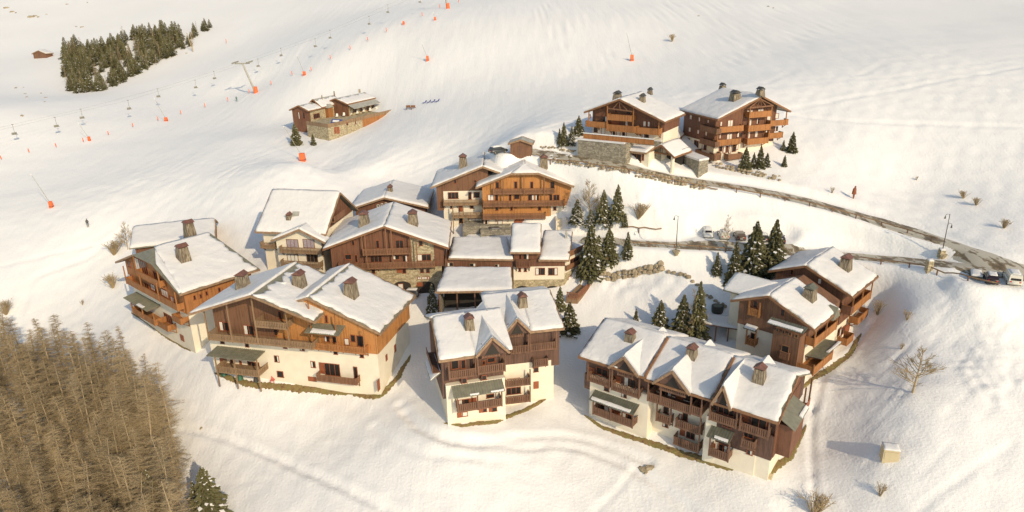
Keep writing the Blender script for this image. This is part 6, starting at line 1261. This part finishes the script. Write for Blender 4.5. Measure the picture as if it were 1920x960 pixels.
P=tpt(632,232); fr=Frame(tuple(P[:2]),-12); t=empty('tarpaulin_sofa',P,R(-12),'blue tarpaulin covered furniture at the near end of the restaurant terrace','tarpaulin'); mb=MB(); mb.hexa([fr.P(-1.8,-.6,zt),fr.P(1.8,-.6,zt),fr.P(1.8,.6,zt),fr.P(-1.8,.6,zt)],[fr.P(-1.6,-.1,zt+1.1),fr.P(1.6,-.2,zt+1.1),fr.P(1.6,.4,zt+1.2),fr.P(-1.6,.4,zt+1.3)]); mb.build('cover',M['blue'],t); mb=MB(); snowpatch(mb,[fr.P(-1.2,-.55,zt+.55),fr.P(1.0,-.55,zt+.5),fr.P(1.0,-.2,zt+1.1),fr.P(-1.2,-.2,zt+1.1)],.12,(.05,.05,.05,.05),.25,2); mb.build('snow_cover',M['snow'],t)
for i,px in enumerate((795,803,811,819)):
    P=at(px,194-i*.8); o=MB(); fr=Frame(tuple(P[:2]),30); o.beam(fr.P(-.5,0,P[2]+.25),fr.P(.5,0,P[2]+.35),.6,.05); o.beam(fr.P(.5,0,P[2]+.35),fr.P(.9,0,P[2]+.95),.6,.05); o.beam(fr.P(-.3,0,P[2]-.1),fr.P(.5,0,P[2]+.5),.06); ob=o.build('deck_chair',M['blue']); tag(ob,'blue deck chair in the row on the snow right of the slope hut','deck chair','blue deck chairs on the snow')
for i,px in enumerate((766,775)):
    P=at(px,204); fr=Frame(tuple(P[:2]),20); t=empty('bench',P,R(20),('left','right')[i]+' small orange wooden bench between the slope hut and the deck chairs','bench'); mb=MB(); fr.box(mb,-.7,.7,-.3,.3,P[2]+.45,P[2]+.55); mb.build('seat',M['rail_o'],t); mb=MB(); fr.box(mb,-.7,.7,.25,.33,P[2]+.5,P[2]+1.1); mb.build('backrest',M['rail_o'],t)
    for a in (-.6,.6): mb=MB(); fr.box(mb,a-.06,a+.06,-.3,.3,P[2]-.2,P[2]+.45); mb.build('leg',M['rail_o'],t)
# parasols, bins and chair by the front left chalet
for i,(px,py,c,l) in enumerate(((421,703,'green','folded dark green parasol under the sheet metal porch, left one'),(451,711,'green','folded dark green parasol under the sheet metal porch, middle one'),(482,714,'darksteel','dark folded parasol under the sheet metal porch, right one'))):
    P=at(px,py+3); t=empty('folded_parasol',P,0,l,'parasol'); mb=MB(); mb.tube(P-np.array([0,0,.2]),P+np.array([0,0,.5]),.06,.06,6); mb.build('pole',M['darksteel'],t); mb=MB(); mb.tube(P+np.array([0,0,.3]),P+np.array([0,0,1.2]),.55,.3,8); mb.tube(P+np.array([0,0,1.2]),P+np.array([0,0,1.4]),.3,.05,8); mb.build('canopy',M[c],t)
P=at(512,716); t=empty('garden_chair',P,0,'pink plastic garden chair against the long cream wall','chair'); M['pink']=flat('pink plastic',(.6,.16,.13),.5,.05,2); mb=MB(); mb.hexa([P+np.array([a,b,.35]) for a,b in ((-.35,-.4),(.35,-.4),(.35,.3),(-.35,.3))],[P+np.array([a,b,.45]) for a,b in ((-.35,-.4),(.35,-.4),(.35,.3),(-.35,.3))]); mb.build('seat',M['pink'],t); mb=MB(); mb.hexa([P+np.array([a,b,.4]) for a,b in ((-.35,.2),(.35,.2),(.35,.3),(-.35,.3))],[P+np.array([a,b,1.15]) for a,b in ((-.3,.4),(.3,.4),(.3,.5),(-.3,.5))]); mb.build('backrest',M['pink'],t)
for a in (-.3,.3):
    for b in (-.35,.25): mb=MB(); mb.beam(P+np.array([a,b,-.1]),P+np.array([a,b,.35]),.06); mb.build('leg',M['pink'],t)
# ------------------------------------------------------------------ ski area
ORD=['leftmost','second','third','fourth','fifth','sixth','seventh','eighth','ninth','tenth','eleventh','twelfth','thirteenth','fourteenth','fifteenth','sixteenth','seventeenth','eighteenth','nineteenth','twentieth','twenty first','twenty second']
def pole(px,py,hpx,label,tilt=0,pad=False):
    P=at(px,py); Zc=(CM@(P-CAM))[2]; h=hpx*Zc/FPX; t=empty('piste_marker',P,0,label,'piste marker','orange piste marker poles along the slope'); mb=MB(); mb.tube(P-np.array([0,0,.3]),P+np.array([-.1,0,h]),.035,.03,6); mb.build('pole',M['steel'],t); mb=MB(); mb.tube(P+np.array([-.02,0,h*.25]),P+np.array([-.1,0,h]),.16,.13,8); mb.build('flag_sleeve',M['orangep'],t)
for i,(px,py) in enumerate(((3,300),(55,287),(106,277),(157,267),(204,254),(250,239),(297,227),(340,215),(385,202),(428,191),(468,176),(509,160),(548,142),(584,134),(620,112),(657,94),(690,78),(725,61),(758,48),(792,32),(825,17),(860,7),(425,82))): pole(px,py,8.5,'thin orange piste marker pole, '+ORD[i]+' of the long row counted from the left' if i<22 else 'lone orange piste marker pole right of the spruce grove')
def padbox(px,py,wpx,hpx,label,lance=None):
    P=at(px,py); Zc=(CM@(P-CAM))[2]; k=Zc/FPX; w=wpx*k/2; h=hpx*k; t=empty('safety_mattress',P,0,label,'safety mattress'); mb=MB(); mb.hexa([P+np.array([a,b,-.2]) for a,b in ((-w,-w),(w,-w),(w,w),(-w,w))],[P+np.array([a*.9-.15*w,b*.9,h]) for a,b in ((-w,-w),(w,-w),(w,w),(-w,w))]); mb.build('padding',M['orangep'],t)
    mb=MB(); mb.hexa([P+np.array([a*1.02,b*1.02,h*.15]) for a,b in ((-w,-w),(w,-w),(w,w),(-w,w))],[P+np.array([a*1.02,b*1.02,h*.24]) for a,b in ((-w,-w),(w,-w),(w,w),(-w,w))]); mb.build('strap',M['darksteel'],t)
    if lance:
        dx,dz=lance; L=empty('snow_lance',P,0,'slanting snow lance by the '+label,'snow lance'); mb=MB(); Q=P+np.array([dx*k,0,dz*k]); mb.tube(P+np.array([0,0,h*.5]),Q,.07,.04,6); mb.build('mast',M['steel'],L); mb=MB(); mb.tube(Q,Q+np.array([dx*k*.1,0,.4]),.1,.05,6); mb.build('nozzle',M['white'],L)
for a in ((97,389,6,12,'orange safety mattress at the left, above the skier',(-22,62)),(568,302,10,15,'orange safety mattress below the mountain restaurant',(-27,64)),(168,264,4,8,'orange safety mattress on the left piste beside a marker pole',(-13,32)),(312,227,5,7,'orange safety mattress in the middle of the lower chairlift line',(-14,40)),(571,141,5,7,'orange safety mattress right of the chairlift pylon',(-10,35)),(802,114,5,9,'orange safety mattress in the open middle of the piste',(-9,30)),(816,38,4,6,'orange safety mattress near the upper pylon',(-3,12)),(1185,114,6,11,'orange safety mattress on the piste above the upper brown chalet',(-12,50)),(757,46,4,6,'orange pad lying beside the upper marker line',None)): padbox(*a)
# chairlift
def pylon(px,py,tpx,tpy,label):
    P=at(px,py); Zc=(CM@(P-CAM))[2]; k=Zc/FPX; T=P+np.array([(tpx-px)*k,-2.0,(py-tpy)*k*.95]); t=empty('lift_pylon',P,0,label,'pylon'); mb=MB(); mb.tube(P-np.array([0,0,.5]),T,.42,.32,10); mb.build('mast',M['metalg'],t)
    mb=MB(); mb.beam(T-np.array([2.6,.4,0]),T+np.array([2.6,.4,0]),.4,.4); mb.build('crossarm',M['steel'],t)
    for s in (-1,1):
        mb=MB(); c=T+np.array([2.5*s,.4*s,.2])
        mb.beam(c+np.array([-.7,-1.5,0]),c+np.array([.7,1.5,.5]),.25,.5); mb.build('sheave_train',M['steel'],t)
    mb=MB(); mb.tube(P-np.array([0,0,.2]),P+np.array([-.1,-.1,2.3]),.85,.8,12); mb.build('padding',M['orangep'],t)
    return T
T1=pylon(480,174,466,117,'tall cream chairlift pylon in the middle of the left piste'); T2=pylon(840,16,830,-45,'chairlift pylon cut by the top edge of the photo, base only in view')
CH=[(28,252),(107,238),(155,222),(243,205),(298,182),(368,165),(403,148),(485,125),(528,105),(592,88),(620,72),(693,46),(728,24),(788,5)]
lines=[[],[]]
for i,(px,py) in enumerate(CH):
    G=at(px+3,py+22); Zc=(CM@(G-CAM))[2]; P=pZ(px,py,Zc); z=P[2]; 
    t=empty('lift_chair',P,R(60),'empty lift chair hanging over the piste, '+ORD[i]+(' in the line' if i==0 else ' from the left'),'lift chair','hanging chairlift chairs'); fr=Frame(tuple(P[:2]),60); mb=MB(); fr.box(mb,-.75,.75,-.2,.25,z-.05,z+.05); mb.build('seat',M['steel'],t); mb=MB(); fr.box(mb,-.75,.75,.25,.31,z,z+.6); mb.build('backrest',M['steel'],t)
    mb=MB(); top=P+np.array([0,0,3.0]); mb.beam(P+np.array([0,0,.7]),P+np.array([0,0,2.0]),.08); mb.beam(P+np.array([0,0,2.0]),top,.08); mb.beam(top-np.array([.3,0,0]),top+np.array([.3,0,0]),.16); mb.build('hanger',M['steel'],t); lines[i%2].append(top)
for i,L in enumerate(lines):
    mb=MB(); off=[L[0]+(L[0]-L[1])*1.5]+L+[L[-1]+(L[-1]-L[-2])*2]
    for p,q in zip(off[:-1],off[1:]): mb.beam(p,q,.03)
    tag(mb.build('lift_cable',M['steel']),('lower left','upper right')[i]+' haul cable carrying every second chair of the chairlift','cable')
P=at(362,97); t=empty('drag_lift_pole',P,0,'thin brown v shaped lift mast at the right edge of the spruce grove','mast'); mb=MB(); Zc=(CM@(P-CAM))[2]; k=Zc/FPX; mb.tube(P,P+np.array([-6*k,0,34*k]),.2,.15,6); mb.build('mast',M['bark'],t); mb=MB(); mb.tube(P,P+np.array([1*k,0,34*k]),.18,.12,6); mb.build('brace',M['bark'],t)
# ------------------------------------------------------------------ skiers
def skier(px,py,label,jacket,lean=.12):
    P=at(px,py); root=empty('person',P,R(30),label,'person'); joints=[(0,0,.95),(0,0,1.2),(0,-.02,1.42),(0,-.02,1.52),(.0,0,1.70),(.11,0,.92),(.13,-.1,.5),(.13,.02,.08),(.13,-.16,.05),(-.11,0,.92),(-.13,-.1,.5),(-.13,.02,.08),(-.13,-.16,.05),(.2,-.02,1.4),(.3,-.12,1.15),(.28,-.34,1.05),(-.2,-.02,1.4),(-.3,-.12,1.15),(-.28,-.34,1.05)]
    ed=[(0,1),(1,2),(2,3),(3,4),(0,5),(5,6),(6,7),(7,8),(0,9),(9,10),(10,11),(11,12),(2,13),(13,14),(14,15),(2,16),(16,17),(17,18)]; rad=[.17,.17,.18,.07,.12,.11,.08,.07,.06,.11,.08,.07,.06,.08,.06,.05,.08,.06,.05]
    me=bpy.data.meshes.new('body'); me.from_pydata(joints,ed,[]); o=mkobj('body',me,root,jacket); sk=o.modifiers.new('skin','SKIN')
    for i,r_ in enumerate(rad): me.skin_vertices[0].data[i].radius=(r_,r_)
    me.skin_vertices[0].data[0].use_root=True; s=o.modifiers.new('sub','SUBSURF'); s.levels=s.render_levels=1
    for s in (-1,1):
        mb=MB(); mb.beam((s*.13,-.9,.02),(s*.13,.7,.02),.09,.03); m2=mesh_of(mb,'ski'); q=mkobj('ski',m2,root,M['darksteel']); mb=MB(); mb.tube((s*.28,-.34,1.05),(s*.4,.1,.0),.015,.015,5); mkobj('ski_pole',mesh_of(mb,'ski_pole'),root,M['steel'])
    mb=MB(); mb.tube((0,0,1.66),(0,0,1.84),.13,.09,10); mkobj('helmet',mesh_of(mb,'helmet'),root,M['darksteel'])
skier(165,424,'lone skier in dark clothes on the piste left of the village',M['darksteel']); skier(444,190,'tiny skier in green standing below the chairlift pylon',M['green'])
